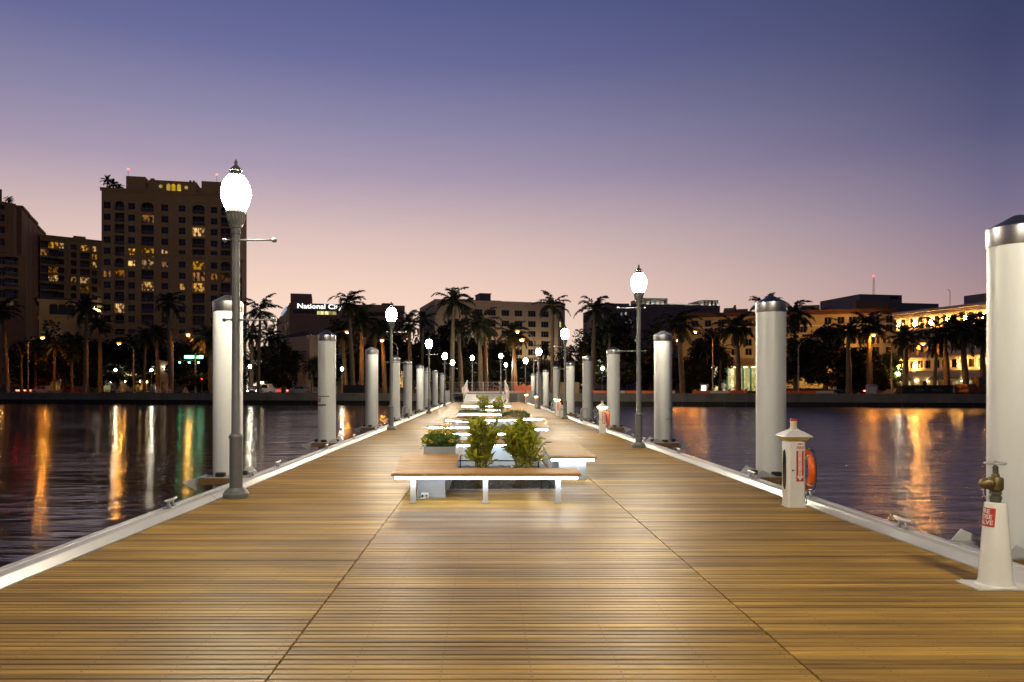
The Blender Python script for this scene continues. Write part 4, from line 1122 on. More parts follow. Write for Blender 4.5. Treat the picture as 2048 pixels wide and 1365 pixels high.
car('dark car with red tail lights before the big dark tree', 1690, 15, -1, pd, 'car', 'tail')
car('silver car with red tail lights near the floodlit building corner', 1765, 15, -1, pg, 'car', 'tail')
car('white car parked before the floodlit building shops', 1905, 24, 1, pw, 'car', 'none')
t = thing('roof_sign', 'small glowing yellow sign box on the white pickup cab', 'sign', (0,0,0))
x, y = shore(523, 15); t.location = (x,y,LAND+1.80)
mb = MB(); mb.box(-.32,.32,-.1,.1,.002,.34); mb.build('sign_box', emat('warm_sign', (1,.8,.42), 7.0), t)
mb = MB(); mb.box(-.34,.34,-.09,.09,.341,.36); mb.build('sign_rim', M['black'], t)

# ---------------------------------------------------------------- barriers, barrels, trestles along the wall
def barrier():
    t = thing('road_barrier', 'x', 'road barrier', group='orange and white barriers along the cabinet-side sea wall')
    mb = MB(); pr = [(-.28,0),(.28,0),(.28,.22),(.12,.42),(.10,.80),(-.10,.80),(-.12,.42),(-.28,.22)]
    mb.prism(pr, 'x', -.98, .98); mb.build('barrier_body', M['orange'], t)
    mb = MB()
    for x in (-.8,0,.8): mb.box(x-.12,x+.12,-.285,-.2805,.03,.16)
    mb.build('fork_slot', M['black'], t)
    return t
bar = barrier(); wb = mat('white_barrier_plastic', (.6,.5,.42), .5, 0, .05, 5)
barw = barrier()
for ch in barw.children:
    if ch.name.startswith('barrier_body'): ch.data.materials[0] = wb
nb = 0
def wall_u(px, off):
    x, y = shore(px, off); return x, y
x0, y0 = shore(1185, 3.2); x1, y1 = shore(1668, 3.2)
ln = math.hypot(x1-x0, y1-y0); n = int(ln/2.03)
firsts = {True: True, False: True}
no, nw = 0, 0
for k in range(n):
    f = (k+.5)/n
    if k in (5, 9): continue
    org = (k % 3) != 1
    if org: lab = 'orange water-filled barrier by the sea wall, %s orange one counting from the gangway' % (ORD[no] if no < 20 else 'farthest'); no += 1
    else: lab = 'off-white water-filled barrier by the sea wall, %s off-white one counting from the gangway' % ORD[nw]; nw += 1
    src = bar if org else barw
    loc = (x0+(x1-x0)*f, y0+(y1-y0)*f, LAND+.006)
    if firsts[org]: src.location = loc; src.rotation_euler.z = WALLROT; src['label'] = lab; firsts[org] = False
    else: dup(src, loc, WALLROT, lab)
def barrel(label, px, off):
    x, y = shore(px, off); t = thing('traffic_barrel', label, 'traffic barrel', (x,y,LAND+.006), 0, 'striped traffic barrels on the shore')
    mb = MB(); mb.lathe([(.34,0),(.34,.08),(.27,.085),(.26,.3),(.245,.31),(.24,.55),(.225,.56),(.22,.8),(.2,.81),(.19,1.0),(.05,1.02)], 18); mb.build('drum', M['orange'], t)
    mb = MB()
    for z, r in ((.32,.25),(.58,.231),(.84,.203)): mb.lathe([(r,z),(r-.004,z+.13)], 18, cap0=False, cap1=False)
    mb.build('white_band', wb, t)
barrel('striped orange barrel, taller-looking of the two right of the third pile', 1457, 2.2)
barrel('striped orange barrel standing farther right by the palm trunk', 1491, 4.5)
def trestle(label, px):
    x, y = shore(px, 2.0); t = thing('warning_trestle', label, 'trestle', (x,y,LAND+.006), WALLROT, 'white A-frame warning trestles on the sea wall')
    mb = MB()
    for s_ in (-1,1):
        mb.tube([(s_*.45,-.25,0),(s_*.12,0,1.05)], .03, 6); mb.tube([(s_*.45,.25,0),(s_*.12,0,1.05)], .03, 6)
    mb.build('frame', wb, t)
    for z in (.35,.68):
        mb = MB(); mb.box(-.42,.42,-.20+z*.14,-.17+z*.14,z,z+.2); mb.build('striped_board', wb, t)
    mb = MB(); mb.lathe([(.08,1.06),(.10,1.12),(.1,1.28),(.03,1.33)], 12); mb.build('warning_lamp', M['orange'], t)
trestle('white A-frame warning trestle left of the tall palm trunk', 317); trestle('white A-frame warning trestle between the palm trunk and signal mast', 338); trestle('white A-frame warning trestle just left of the green signal mast', 371)
trestle('white A-frame warning trestle before the shop front street lamp', 238)
# portable things by the wall
x, y = shore(1407, 4.5)
t = thing('ticket_machine', 'small white lit kiosk behind the orange barriers', 'kiosk', (x,y,LAND+.006), WALLROT)
mb = MB(); mb.box(-.35,.35,-.3,.3,.02,1.5,b=.04); mb.build('kiosk_body', M['whitepaint'], t)
mb = MB(); mb.box(-.26,.26,-.32,-.3005,.65,1.4); mb.build('lit_panel', emat('kiosk_panel', (.9,1,.8), 3.0), t)
mb = MB(); mb.box(-.42,.42,-.38,.38,1.501,1.58); mb.build('kiosk_roof', M['whitepaint'], t)
x, y = shore(1743, 2.6)
t = thing('portable_toilet', 'small blue-grey cabin beside the palm trunk on the right shore', 'cabin', (x,y,LAND+.006), WALLROT)
cb = mat('blue_grey_plastic', (.20,.22,.30), .5)
mb = MB(); mb.box(-.5,.5,-.5,.5,.02,1.35,b=.03); mb.build('cabin_body', cb, t)
mb = MB(); mb.prism([(-.55,1.352),(.55,1.352),(.35,1.55),(-.35,1.55)], 'y', -.55,.55); mb.build('cabin_roof', cb, t)
mb = MB(); mb.box(-.38,.38,-.525,-.501,.1,1.25); mb.build('cabin_door', M['panel'], t)
# dark green skip and screens
x, y = shore(1848, 3.0)
t = thing('dumpster', 'long dark green dumpster on the shore before the floodlit building', 'dumpster', (x,y,LAND+.006), WALLROT)
dg = mat('dark_green_steel', (.008,.022,.014), .5, .2, .2, 3)
mb = MB()
for q in ((-2.6,2.6,-1.1,-1.04),(-2.6,2.6,1.04,1.1),(-2.6,-2.54,-1.04,1.04),(2.54,2.6,-1.04,1.04)): mb.box(*q,.12,1.35)
mb.box(-2.6,2.6,-1.1,1.1,.05,.119); mb.build('bin', dg, t)
mb = MB()
for k in range(9): mb.box(-2.4+k*.6-.05,-2.4+k*.6+.05,-1.16,-1.101,.12,1.3)
mb.box(-2.65,2.65,-1.17,-1.02,1.351,1.45); mb.build('rib', dg, t)
mb = MB(); mb.box(-1.4,-.5,-1.168,-1.161,.75,1.05); mb.build('faded_plate', mat('faded_plate', (.06,.08,.07), .7), t)
mb = MB(); mb.box(.4,1.6,-1.168,-1.161,.78,1.02); mb.build('faded_plate', bpy.data.materials['faded_plate'], t)
x, y = shore(712, 4.0)
t = thing('dark_trailer', 'dark box trailer on the shore between the second and third piles', 'trailer', (x,y,LAND+.006), WALLROT)
dk = mat('black_trailer_paint', (.012,.011,.012), .5, 0, .2, 3)
mb = MB(); mb.box(-1.55,1.55,-.9,.9,.35,1.55,b=.04); mb.build('trailer_box', dk, t)
for s_ in (-1,1):
    mb = MB(); mb.lathe([(.2,-.1),(.3,-.1),(.3,.1),(.2,.1)], 14, XM(0,s_*.8,.3,rx=PI/2)); mb.build('wheel', M['black'], t)
mb = MB(); mb.tube([(1.55,0,.5),(2.2,0,.5),(2.2,0,.0)], .05, 6); mb.build('tow_bar', M['galv'], t)
# digger
x, y = shore(1942, 5)
t = thing('excavator', 'brown backhoe digger parked before the floodlit building, mostly in shadow', 'excavator', (x,y,LAND+.006), .2)
ye = mat('dirty_digger_paint', (.16,.08,.025), .6, 0, .3, 3)
for s_ in (-.9,.9):
    mb = MB(); mb.prism([(-1.5,.12),(-1.25,0),(1.25,0),(1.5,.12),(1.5,.45),(1.25,.6),(-1.25,.6),(-1.5,.45)], 'y', s_-.25, s_+.25); mb.build('track', M['black'], t)
mb = MB(); mb.box(-1.3,1.2,-1.0,1.0,.62,1.15,b=.06); mb.box(-1.4,-.2,-1.0,1.0,1.151,1.6,b=.08); mb.build('house', ye, t)
mb = MB(); mb.box(.0,1.1,-1.0,-.1,1.152,2.35,b=.08); mb.build('cab', ye, t)
mb = MB(); mb.box(.1,1.0,-1.012,-1.0005,1.5,2.2); mb.box(1.1005,1.11,-.9,-.2,1.5,2.2); mb.build('cab_window', M['glass'], t)
mb = MB(); mb.tube([(1.1,.3,1.1),(2.2,.3,2.4),(3.2,.3,2.0)], [.2,.18,.14], 8); mb.build('boom', ye, t)
mb = MB(); mb.tube([(3.2,.3,2.0),(3.4,.3,.7)], [.14,.10], 8); mb.build('dipper', ye, t)
mb = MB(); mb.prism([(3.1,.62),(3.75,.62),(3.7,.2),(3.4,.02),(3.05,.25)], 'y', -.1, .7); mb.build('bucket', ye, t)
# orange safety netting at the gangway head, and the chain link fence behind it
x0,y0 = shore(1030, 5); x1,y1 = shore(1072, 4)
t = thing('safety_netting', 'sagging orange safety netting right of the gangway head', 'netting', (x0,y0,LAND+.006), math.atan2(y1-y0,x1-x0))
ln = math.hypot(x1-x0,y1-y0); nn = mat('orange_netting', (.55,.11,.02), .7, 0, .3, 5)
mb = MB()
cols = 24
vs = []; fs = []
for i in range(cols+1):
    u = ln*i/cols; sag = .35*math.sin(PI*((u*1.3) % 1.6)/1.6); yy = .25*math.sin(u*2.1)
    vs += [(u,yy,.02),(u,yy*.7,.7),(u,yy*.4,1.75-sag)]
for i in range(cols):
    for j in range(2): fs.append((3*i+j,3*i+3+j,3*i+4+j,3*i+1+j))
mb.add(vs, fs); mb.build('net', nn, t)
for i in range(0,5): 
    mb = MB(); mb.tube([(ln*i/4,-.06,0),(ln*i/4,-.06,1.9)], .03, 6); mb.build('stake', M['steelpole'], t)
a = shore(838, 7.5); b = shore(1100, 7.5)
mesh_gate('long chain link fence behind the gangway head', a[0], a[1], b[0], b[1], 1.95, LAND+.006, 'chain_link_fence', None, .22)
a = shore(1118, 7.0); b = shore(1160, 7.0)
t = thing('board_hoarding', 'tan board hoarding behind the cabinet-side piles', 'hoarding', (a[0],a[1],LAND+.006), math.atan2(b[1]-a[1],b[0]-a[0]))
ln = math.hypot(b[0]-a[0],b[1]-a[1]); mb = MB()
for k in range(int(ln/.3)): mb.box(k*.3+.004,k*.3+.296,-.02+.006*(k%2),.02,0.02,1.9)
mb.build('boards', mat('tan_boards', (.34,.25,.12), .8, 0, .2, 2), t)
mb = MB(); mb.box(0,ln,.021,.06,.3,.4); mb.box(0,ln,.021,.06,1.5,1.6); mb.build('rail', M['bark'], t)
# ================================================================ palms and trees
def crown_mesh(seed, n=17, L=3.3, droop=1.0, lean=0.0, full=1.0):
    rnd = random.Random(seed); v = []; f = []
    for i in range(n):
        az = i*2.39996 + rnd.uniform(-.25,.25)
        el = R(78 - 112*(i/(n-1))**.9) + rnd.uniform(-.1,.1)
        ln = L*rnd.uniform(.82,1.08); seg = 11
        p = Vector((0,0,0)); pts = [p.copy()]; e = el
        for q in range(seg):
            e -= (.045+.135*(q/seg)*droop)*(1.15 if el > 0 else .85)
            d = Vector((math.cos(az)*math.cos(e)+lean*.35*q/seg, math.sin(az)*math.cos(e), math.sin(e))).normalized()
            p = p + d*ln/seg; pts.append(p.copy())
        # rachis
        side0 = Vector((-math.sin(az), math.cos(az), 0))
        for q in range(seg):
            w0 = .035*(1-q/seg)+.006; w1 = .035*(1-(q+1)/seg)+.006; o = len(v)
            v += [pts[q]-side0*w0, pts[q]+side0*w0, pts[q+1]+side0*w1, pts[q+1]-side0*w1]; f.append((o,o+1,o+2,o+3))
        m = int(30*full)
        for k in range(m):
            fr = .10 + .90*k/(m-1); x = fr*seg; j = min(seg-1,int(x)); b = pts[j].lerp(pts[j+1], x-j)
            t = (pts[j+1]-pts[j]).normalized()
            up = side0.cross(t).normalized()
            ll = .80*math.sin(PI*min(1,.16+fr*.80))**.7*rnd.uniform(.8,1.1)*L/3.3
            for s_ in (-1,1):
                d = (side0*s_*.80 + t*(.62+.3*fr) - up*rnd.uniform(-.15,.5) - Vector((0,0,.30))).normalized()
                w = t*.085*L/3.3
                o = len(v); mid = b + d*ll*.55; tip = b + d*ll + Vector((0,0,-ll*.22))
                v += [b-w*.6, b+w*.6, mid+w, mid-w, tip]; f += [(o,o+1,o+2,o+3),(o+3,o+2,o+4)]
    me = bpy.data.meshes.new('crown'); me.from_pydata([tuple(a) for a in v], [], f); me.materials.append(M['palmleaf']); me.update(); return me
CROWNS = [crown_mesh(1, 20), crown_mesh(2, 18, 3.4, 1.15, .5), crown_mesh(3, 22, 3.1, .9, -.4), crown_mesh(4, 17, 3.5, 1.2, .7), crown_mesh(5, 24, 2.6, 1.3), crown_mesh(6, 15, 3.4, .8, .3)]
def dead_mesh(seed):
    rnd = random.Random(seed); v = []; f = []
    for i in range(4):
        az = i*1.7 + rnd.uniform(-.4,.4); p = Vector((0,0,0)); e = rnd.uniform(-.5,.1); c, s_ = math.cos(az), math.sin(az)
        for q in range(8):
            e -= .22; d = Vector((c*math.cos(e), s_*math.cos(e), math.sin(e)))*.33; w = Vector((-s_,c,0))*(.05+.22*math.sin(PI*(q+1)/9)*rnd.uniform(.6,1.1))
            o = len(v); n_ = p+d; v += [p-w*.8,p,n_,n_-w+Vector((0,0,-.12)),p+w*.8,n_+w+Vector((0,0,-.12))]; f += [(o,o+1,o+2,o+3),(o+1,o+4,o+5,o+2)]; p = n_
    me = bpy.data.meshes.new('dead_fronds'); me.from_pydata([tuple(a) for a in v], [], f); me.materials.append(mat('dry_frond', (.07,.05,.03), .9)); me.update(); return me
DEAD = [dead_mesh(1), dead_mesh(2)]
def trunk_mesh(seed, royal=True):
    mb = MB(); rnd = random.Random(seed)
    # unit height 1 scaled later
    pts = []; rr = []
    for q in range(9):
        f = q/8
        pts.append((.012*math.sin(f*3+seed)*(1 if q else 0)*12*.5, .05*math.sin(f*2.1+seed*2) if q else 0, f))
        rr.append((.34-.14*f+.05*math.sin(PI*f)) if royal else (.27-.08*f))
    rr[0] *= 1.2
    mb.tube(pts, rr, 12)
    me_o = mb.build('trunk', M['palmtrunk']); me = me_o.data; bpy.data.objects.remove(me_o); return me, Vector(pts[-1])
TR = [trunk_mesh(1), trunk_mesh(2), trunk_mesh(4, False)]
mbs = MB(); mbs.lathe([(.19,-.02),(.20,.4),(.16,1.0),(.09,1.45)], 12); _o = mbs.build('crownshaft', M['crownshaft']); SHAFT = _o.data; bpy.data.objects.remove(_o)
def palm(px, py, off, var, label, k=1.0, thin=False, base=LAND, xy=None):
    x, y = shore(px, off) if xy is None else xy
    z = wz(py, y)
    h = z - base - 1.2*k
    t = thing('palm_tree', label, 'palm tree', (x,y,base), 0, 'palms along the shore road')
    rnd = random.Random(int(px*7+py)); t.rotation_euler = (rnd.uniform(-.03,.03), rnd.uniform(-.045,.045), 0)
    tm, top = TR[2 if thin else var % 2]
    o = link('trunk', tm, t); o.scale = (k,k,h)
    top = Vector((top.x*k, top.y*k, h))
    o = link('crownshaft', SHAFT, t, top, rnd.uniform(0,6)); o.scale = (k,k,k)
    o = link('crown', CROWNS[var % len(CROWNS)], t, top+Vector((0,0,1.25*k)), rnd.uniform(-.5,.5)+ (rnd.choice((0,PI)) if var not in (1,3) else 0)); q_ = k*rnd.uniform(.84,1.12); o.scale = (q_,q_,q_*rnd.uniform(.85,1.1))
    if not thin and rnd.random() < .6:
        o = link('dead_fronds', DEAD[int(px) % 2], t, top+Vector((0,0,.9*k)), rnd.uniform(0,6)); o.scale = (k,k,k)
    return t
PALMS = [
 (14,622,6,0,'tall palm at the left border of the view, before the left apartments'),
 (44,694,10,4,'short palm just right of the leftmost tall palm'),
 (72,700,14,4,'short palm behind the leftmost street lamp pole'),
 (109,694,12,4,'short palm between the leftmost street lamp and the hooded pavilion'),
 (145,706,9,4,'short shaggy palm before the pavilion with the red hip roof'),
 (171,618,6,1,'tall palm standing before the left edge of the apartment tower'),
 (199,650,13,2,'mid-height palm just left of the lit shop fronts'),
 (289,675,7,4,'palm with an orange-lit trunk right of the lit shop sign'),
 (315,668,15,2,'palm with an orange-lit trunk beside the white lit doorway'),
 (342,606,6,3,'tall dark palm in front of the apartment tower'),
 (268,690,26,4,'short palm rising behind the lit shop sign'),
 (420,680,10,2,'palm half hidden behind the nearest pile'),
 (517,622,6,5,'tall palm against the sky between the tower and the bank building'),
 (500,668,16,2,'lower palm left of the tall palm by the bank'),
 (546,672,22,0,'lower palm right of the tall palm by the bank'),
 (566,694,26,4,'short palm before the bank building flank'),
 (592,712,30,4,'small palm before the corner building arcade'),
 (625,735,14,4,'small low palm left of the second pile'),
 (706,606,6,3,'tall windblown palm covering the end of the white bank lettering'),
 (691,668,16,2,'palm left of and lower than the windblown tall palm'),
 (722,640,11,0,'palm with a pale trunk right of the windblown tall palm'),
 (750,662,18,1,'palm with orange-lit trunk left of the second dock lamp'),
 (769,655,13,2,'palm behind the second dock lamp'),
 (822,648,16,0,'palm between the second and third dock lamps'),
 (846,640,24,5,'thin spiky palm left of the white office block'),
 (902,604,6,1,'tall palm before the left end of the white office block'),
 (922,660,12,2,'lower palm right of the tall palm by the office block'),
 (960,650,8,0,'left one of two close orange-trunked palms behind the gangway'),
 (971,656,12,2,'right one of two close orange-trunked palms behind the gangway'),
 (1025,676,14,4,'left one of the palm pair glowing orange under the sodium lamps'),
 (1032,668,16,1,'right one of the palm pair glowing orange under the sodium lamps'),
 (1107,612,6,5,'tall palm at the right end of the white office block'),
 (1090,700,26,4,'short palm before the office block windows'),
 (1184,620,9,1,'tall palm with ragged fronds above the big dark tree'),
 (1222,655,13,2,'palm half sunk in the big dark tree left of the near right lamp'),
 (1320,672,14,0,'palm left of the third cabinet-side pile'),
 (1365,648,7,3,'palm before the left end of the tan block'),
 (1412,700,22,4,'short palm before the glazed lobby'),
 (1440,706,24,4,'second short palm before the glazed lobby'),
 (1477,655,6,2,'palm with orange-lit trunk before the glazed lobby'),
 (1527,612,14,5,'palm whose crown shows above the tall second cabinet-side pile'),
 (1592,628,20,1,'dark palm right of the tall second cabinet-side pile'),
 (1697,662,7,0,'palm with a bulging pale trunk before the big dark tree'),
 (1738,652,9,1,'dark palm beside the street lamp at the floodlit corner'),
 (1809,676,6,2,'palm with yellow-lit trunk at the floodlit building corner'),
 (1870,690,7,4,'shorter palm before the middle of the floodlit building'),
 (1894,668,5,0,'palm with the thickest yellow-lit trunk before the floodlit building'),
 (1932,655,5,3,'large-crowned dark palm just left of the nearest right pile'),
 (1965,660,8,1,'palm hidden partly by the nearest right pile'),
]
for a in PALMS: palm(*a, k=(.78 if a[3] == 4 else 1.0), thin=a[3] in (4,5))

def tree_mesh(seed, n=9000, rx=1.0, rz=.8):
    """crown of leaf clumps inside a unit-ish volume"""
    rnd = random.Random(seed); v = []; f = []
    cl = []
    for _ in range(46):
        while True:
            p = Vector((rnd.uniform(-1,1), rnd.uniform(-1,1), rnd.uniform(-.85,1)))
            if p.length < .88 and p.length > .15: break
        cl.append((p, rnd.uniform(.16,.34)))
    for _ in range(n):
        c, r = rnd.choice(cl)
        while True:
            q = Vector((rnd.uniform(-1,1), rnd.uniform(-1,1), rnd.uniform(-1,1)))
            if q.length < 1: break
        p = c + q*r; a = rnd.uniform(0,2*PI); el = rnd.uniform(-.9,.9)
        d = Vector((math.cos(a)*math.cos(el), math.sin(a)*math.cos(el), math.sin(el))); s_ = d.cross(Vector((rnd.uniform(-1,1),rnd.uniform(-1,1),1))).normalized()
        l = rnd.uniform(.055,.11); w = l*.5; o = len(v)
        v += [p, p+d*l*.5+s_*w, p+d*l, p+d*l*.5-s_*w]; f.append((o,o+1,o+2,o+3))
    me = bpy.data.meshes.new('crown'); me.from_pydata([tuple(a) for a in v], [], f); me.materials.append(M['treeleaf']); me.update(); return me
TREES = [tree_mesh(s_) for s_ in (21,22,23)]
def trunk_tree():
    mb = MB(); mb.tube([(0,0,0),(.02,.01,.25),(-.01,.03,.5),(.03,0,.85)], [.05,.038,.032,.012], 8)
    for q in range(6):
        a = q*1.05; mb.tube([(0,.02,.38+.04*q),(math.cos(a)*.16,math.sin(a)*.16,.58+.04*q),(math.cos(a)*.34,math.sin(a)*.34,.75+.03*q)], [.022,.014,.005], 6)
    o = mb.build('trunk', M['bark']); me = o.data; bpy.data.objects.remove(o); return me
TT = trunk_tree()
def tree(px, top, off, wpx, var, label, depth=None, low=.12, mat_=None):
    x, y = shore(px, off); H = wz(top, y) - LAND; w = wpx/F*y/2
    t = thing('broadleaf_tree', label, 'tree', (x,y,LAND), 0, 'dark broadleaf trees along the shore')
    o = link('trunk', TT, t); o.scale = (H*.9, H*.9, H*.9)
    me = TREES[var % 3]
    if mat_ is not None: me = me.copy(); me.materials.clear(); me.materials.append(mat_)
    o = link('crown', me, t, (0,0,H*(low+(1-low)*.5)), var*1.3); o.scale = (w*1.08, (depth or w)*1.08, H*(1-low)*.54)
    return t
M['litleaf'] = leaf_mat('floodlit_leaf', (.05,.10,.02), (.13,.19,.04), .5, .3)  # brighter copy of the tree leaf, floodlighting put into its colour
TR_ = [
 (62,668,20,100,0,'low dark tree behind the leftmost palms'),(125,654,16,110,1,'low dark tree before the pavilion'),(235,676,34,130,2,'dark tree behind the left shop roofs'),
 (395,664,30,130,0,'dark tree before the right half of the apartment tower'),(398,742,13,66,1,'round low tree by the traffic signals'),
 (525,680,20,90,1,'dark tree left of the bank building'),(566,700,24,70,2,'smaller dark tree before the bank building flank'),
 (648,700,30,60,0,'dark tree beside the corner building'),(735,690,26,90,2,'dark tree between the second and third piles'),(800,680,30,100,0,'dark tree behind the second dock lamp'),
 (850,668,30,90,1,'dark tree left of the white office block'),(905,690,22,80,2,'dark tree under the tall office block palm'),(950,705,20,70,0,'dark tree behind the gangway palms'),
 (1075,722,24,90,1,'low dark tree before the office block ground floor'),(1012,735,26,80,2,'low dark tree between the two orange lamps'),(1128,712,20,80,0,'dark tree behind the second right dock lamp'),
 (1170,670,18,100,1,'dark tree left half of the mass by the near right lamp'),(1232,640,17,130,2,'biggest dark tree, behind the near right dock lamp'),(1300,690,20,90,0,'dark tree left of the third cabinet-side pile'),
 (1345,706,24,80,1,'dark tree below the tan block left end'),(1420,664,34,80,2,'dark tree before the tan block windows'),(1385,716,22,70,0,'dark tree left of the glazed lobby'),
 (1590,668,18,90,1,'dark tree right of the tall second cabinet-side pile'),(1650,655,15,130,2,'very large dark tree before the tan block right wing'),(1706,690,15,110,0,'large dark tree left of the floodlit building'),
 (1742,728,13,70,1,'low dark tree at the foot of the floodlit corner'),
 (688,652,36,110,1,'dark tree mass behind the windblown tall palm'),(772,660,40,110,0,'dark tree behind the palms by the second dock lamp'),
 (884,652,40,90,2,'dark tree at the left foot of the white office block'),(938,662,34,110,1,'dark tree between the tall palm and the orange-trunked palms'),(990,676,36,100,0,'dark tree right of the orange-trunked palms'),
 (292,672,42,120,2,'dark tree over the shop roofs before the tower'),(345,680,36,110,1,'dark tree behind the tall palm before the tower'),(168,672,32,110,0,'dark tree below the white terrace lights'),
]
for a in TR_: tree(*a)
tree(1772,700,26,62,0,'green floodlit tree beside the floodlit building corner', mat_=M['litleaf'])
# clipped hedges between road and park
def hedge(label, p0, p1, off, h, w=1.2):
    x0,y0 = shore(p0,off); x1,y1 = shore(p1,off); ln = math.hypot(x1-x0,y1-y0)
    t = thing('hedge', label, 'hedge', (x0,y0,LAND), math.atan2(y1-y0,x1-x0))
    rnd = random.Random(p0); v = []; f = []
    for _ in range(int(ln*150)):
        p = Vector((rnd.uniform(0,ln), rnd.uniform(-w/2,w/2), h*rnd.uniform(.02,1)**.8)); p.z *= (1+.12*math.sin(p.x*1.7)+.08*math.sin(p.x*4.1))
        a = rnd.uniform(0,6.28); d = Vector((math.cos(a),math.sin(a),rnd.uniform(-.6,.6)))*rnd.uniform(.14,.28); s_ = d.cross(Vector((0,0,1))).normalized()*.09; o = len(v)
        v += [p, p+d*.5+s_, p+d, p+d*.5-s_]; f.append((o,o+1,o+2,o+3))
    me = bpy.data.meshes.new('hedge_leaves'); me.from_pydata([tuple(a) for a in v], [], f); me.materials.append(M['treeleaf']); me.update()
    link('foliage', me, t)
    mb = MB(); mb.box(.1,ln-.1,-w*.28,w*.28,.005,h*.55); mb.build('woody_core', M['bark'], t)
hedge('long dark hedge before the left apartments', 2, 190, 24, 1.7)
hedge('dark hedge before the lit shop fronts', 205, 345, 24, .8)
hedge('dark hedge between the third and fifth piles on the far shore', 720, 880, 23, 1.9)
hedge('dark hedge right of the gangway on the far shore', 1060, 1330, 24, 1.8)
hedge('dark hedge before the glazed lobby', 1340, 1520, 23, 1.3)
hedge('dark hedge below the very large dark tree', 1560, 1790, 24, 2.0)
# ================================================================ buildings
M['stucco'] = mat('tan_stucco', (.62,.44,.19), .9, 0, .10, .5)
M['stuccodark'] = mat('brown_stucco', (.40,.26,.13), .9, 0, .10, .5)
M['tan'] = mat('tan_block_stucco', (.42,.33,.19), .9, 0, .08, .4)
M['cream'] = mat('cream_office_stucco', (.74,.60,.42), .9, 0, .06, .4)
M['bank'] = mat('bank_concrete', (.42,.30,.21), .85, 0, .08, .5)
M['greywall'] = mat('grey_penthouse', (.24,.22,.23), .85, 0, .1, .4)
M['whitewall'] = mat('white_stucco', (.62,.55,.46), .85, 0, .06, .4)
M['pinkwall'] = mat('mauve_stone', (.30,.23,.21), .85, 0, .08, .4)
def lit_window(name, c1, c2, s, scale=1.6):
    m = bpy.data.materials.new(name); m.use_nodes = True
    nt = m.node_tree; N = nt.nodes.new; L = nt.links.new; b = nt.nodes['Principled BSDF']
    tc = N('ShaderNodeTexCoord'); oi = N('ShaderNodeObjectInfo')
    ad = N('ShaderNodeVectorMath'); ad.operation = 'ADD'; ad.inputs[1].default_value = (0,0,0)
    cb = N('ShaderNodeCombineXYZ'); mu = N('ShaderNodeMath'); mu.operation = 'MULTIPLY'; mu.inputs[1].default_value = 57; L(oi.outputs['Random'], mu.inputs[0]); L(mu.outputs[0], cb.inputs[0]); L(cb.outputs[0], ad.inputs[1]); L(tc.outputs['Object'], ad.inputs[0])
    mp = N('ShaderNodeMapping'); mp.inputs['Scale'].default_value = (1.4,1,.8); L(ad.outputs[0], mp.inputs[0])
    n = N('ShaderNodeTexNoise'); n.inputs['Scale'].default_value = scale*.55; n.inputs['Detail'].default_value = 2; L(mp.outputs[0], n.inputs['Vector'])
    rp = N('ShaderNodeValToRGB'); rp.color_ramp.elements[0].position = .46; rp.color_ramp.elements[1].position = .60
    rp.color_ramp.elements[0].color = (*c1,1); rp.color_ramp.elements[1].color = (*c2,1); L(n.outputs['Fac'], rp.inputs['Fac'])
    b.inputs['Base Color'].default_value = (.05,.04,.03,1); b.inputs['Roughness'].default_value = .2
    hs = N('ShaderNodeHueSaturation'); L(rp.outputs[0], hs.inputs['Color'])     # each lit room has its own lamp colour and brightness
    w2 = N('ShaderNodeTexWhiteNoise'); w2.noise_dimensions = '1D'; L(oi.outputs['Random'], w2.inputs['W'])
    sm = N('ShaderNodeMapRange'); sm.inputs['To Min'].default_value = .92; sm.inputs['To Max'].default_value = 1.25; L(w2.outputs['Value'], sm.inputs['Value']); L(sm.outputs[0], hs.inputs['Saturation'])
    L(hs.outputs[0], b.inputs['Emission Color'])
    st = N('ShaderNodeMapRange'); st.inputs['To Min'].default_value = s*.35; st.inputs['To Max'].default_value = s*1.35; L(oi.outputs['Random'], st.inputs['Value']); L(st.outputs[0], b.inputs['Emission Strength'])
    return m
M['litwarm'] = lit_window('lit_warm_window', (.06,.025,.008), (1.0,.58,.20), 1.1)
M['litdim'] = lit_window('dim_warm_window', (.01,.006,.003), (.5,.22,.06), .6)
M['lityellow'] = lit_window('lit_yellow_window', (.55,.36,.08), (.85,.58,.14), .95)
M['litoffice'] = lit_window('lit_office_window', (.45,.42,.16), (.95,.85,.42), 1.0)
M['litcool'] = lit_window('lit_pale_window', (.10,.12,.10), (.75,.80,.62), .8)
M['balcrail'] = mat('balcony_rail', (.42,.36,.27), .7, 0, .1, 3)

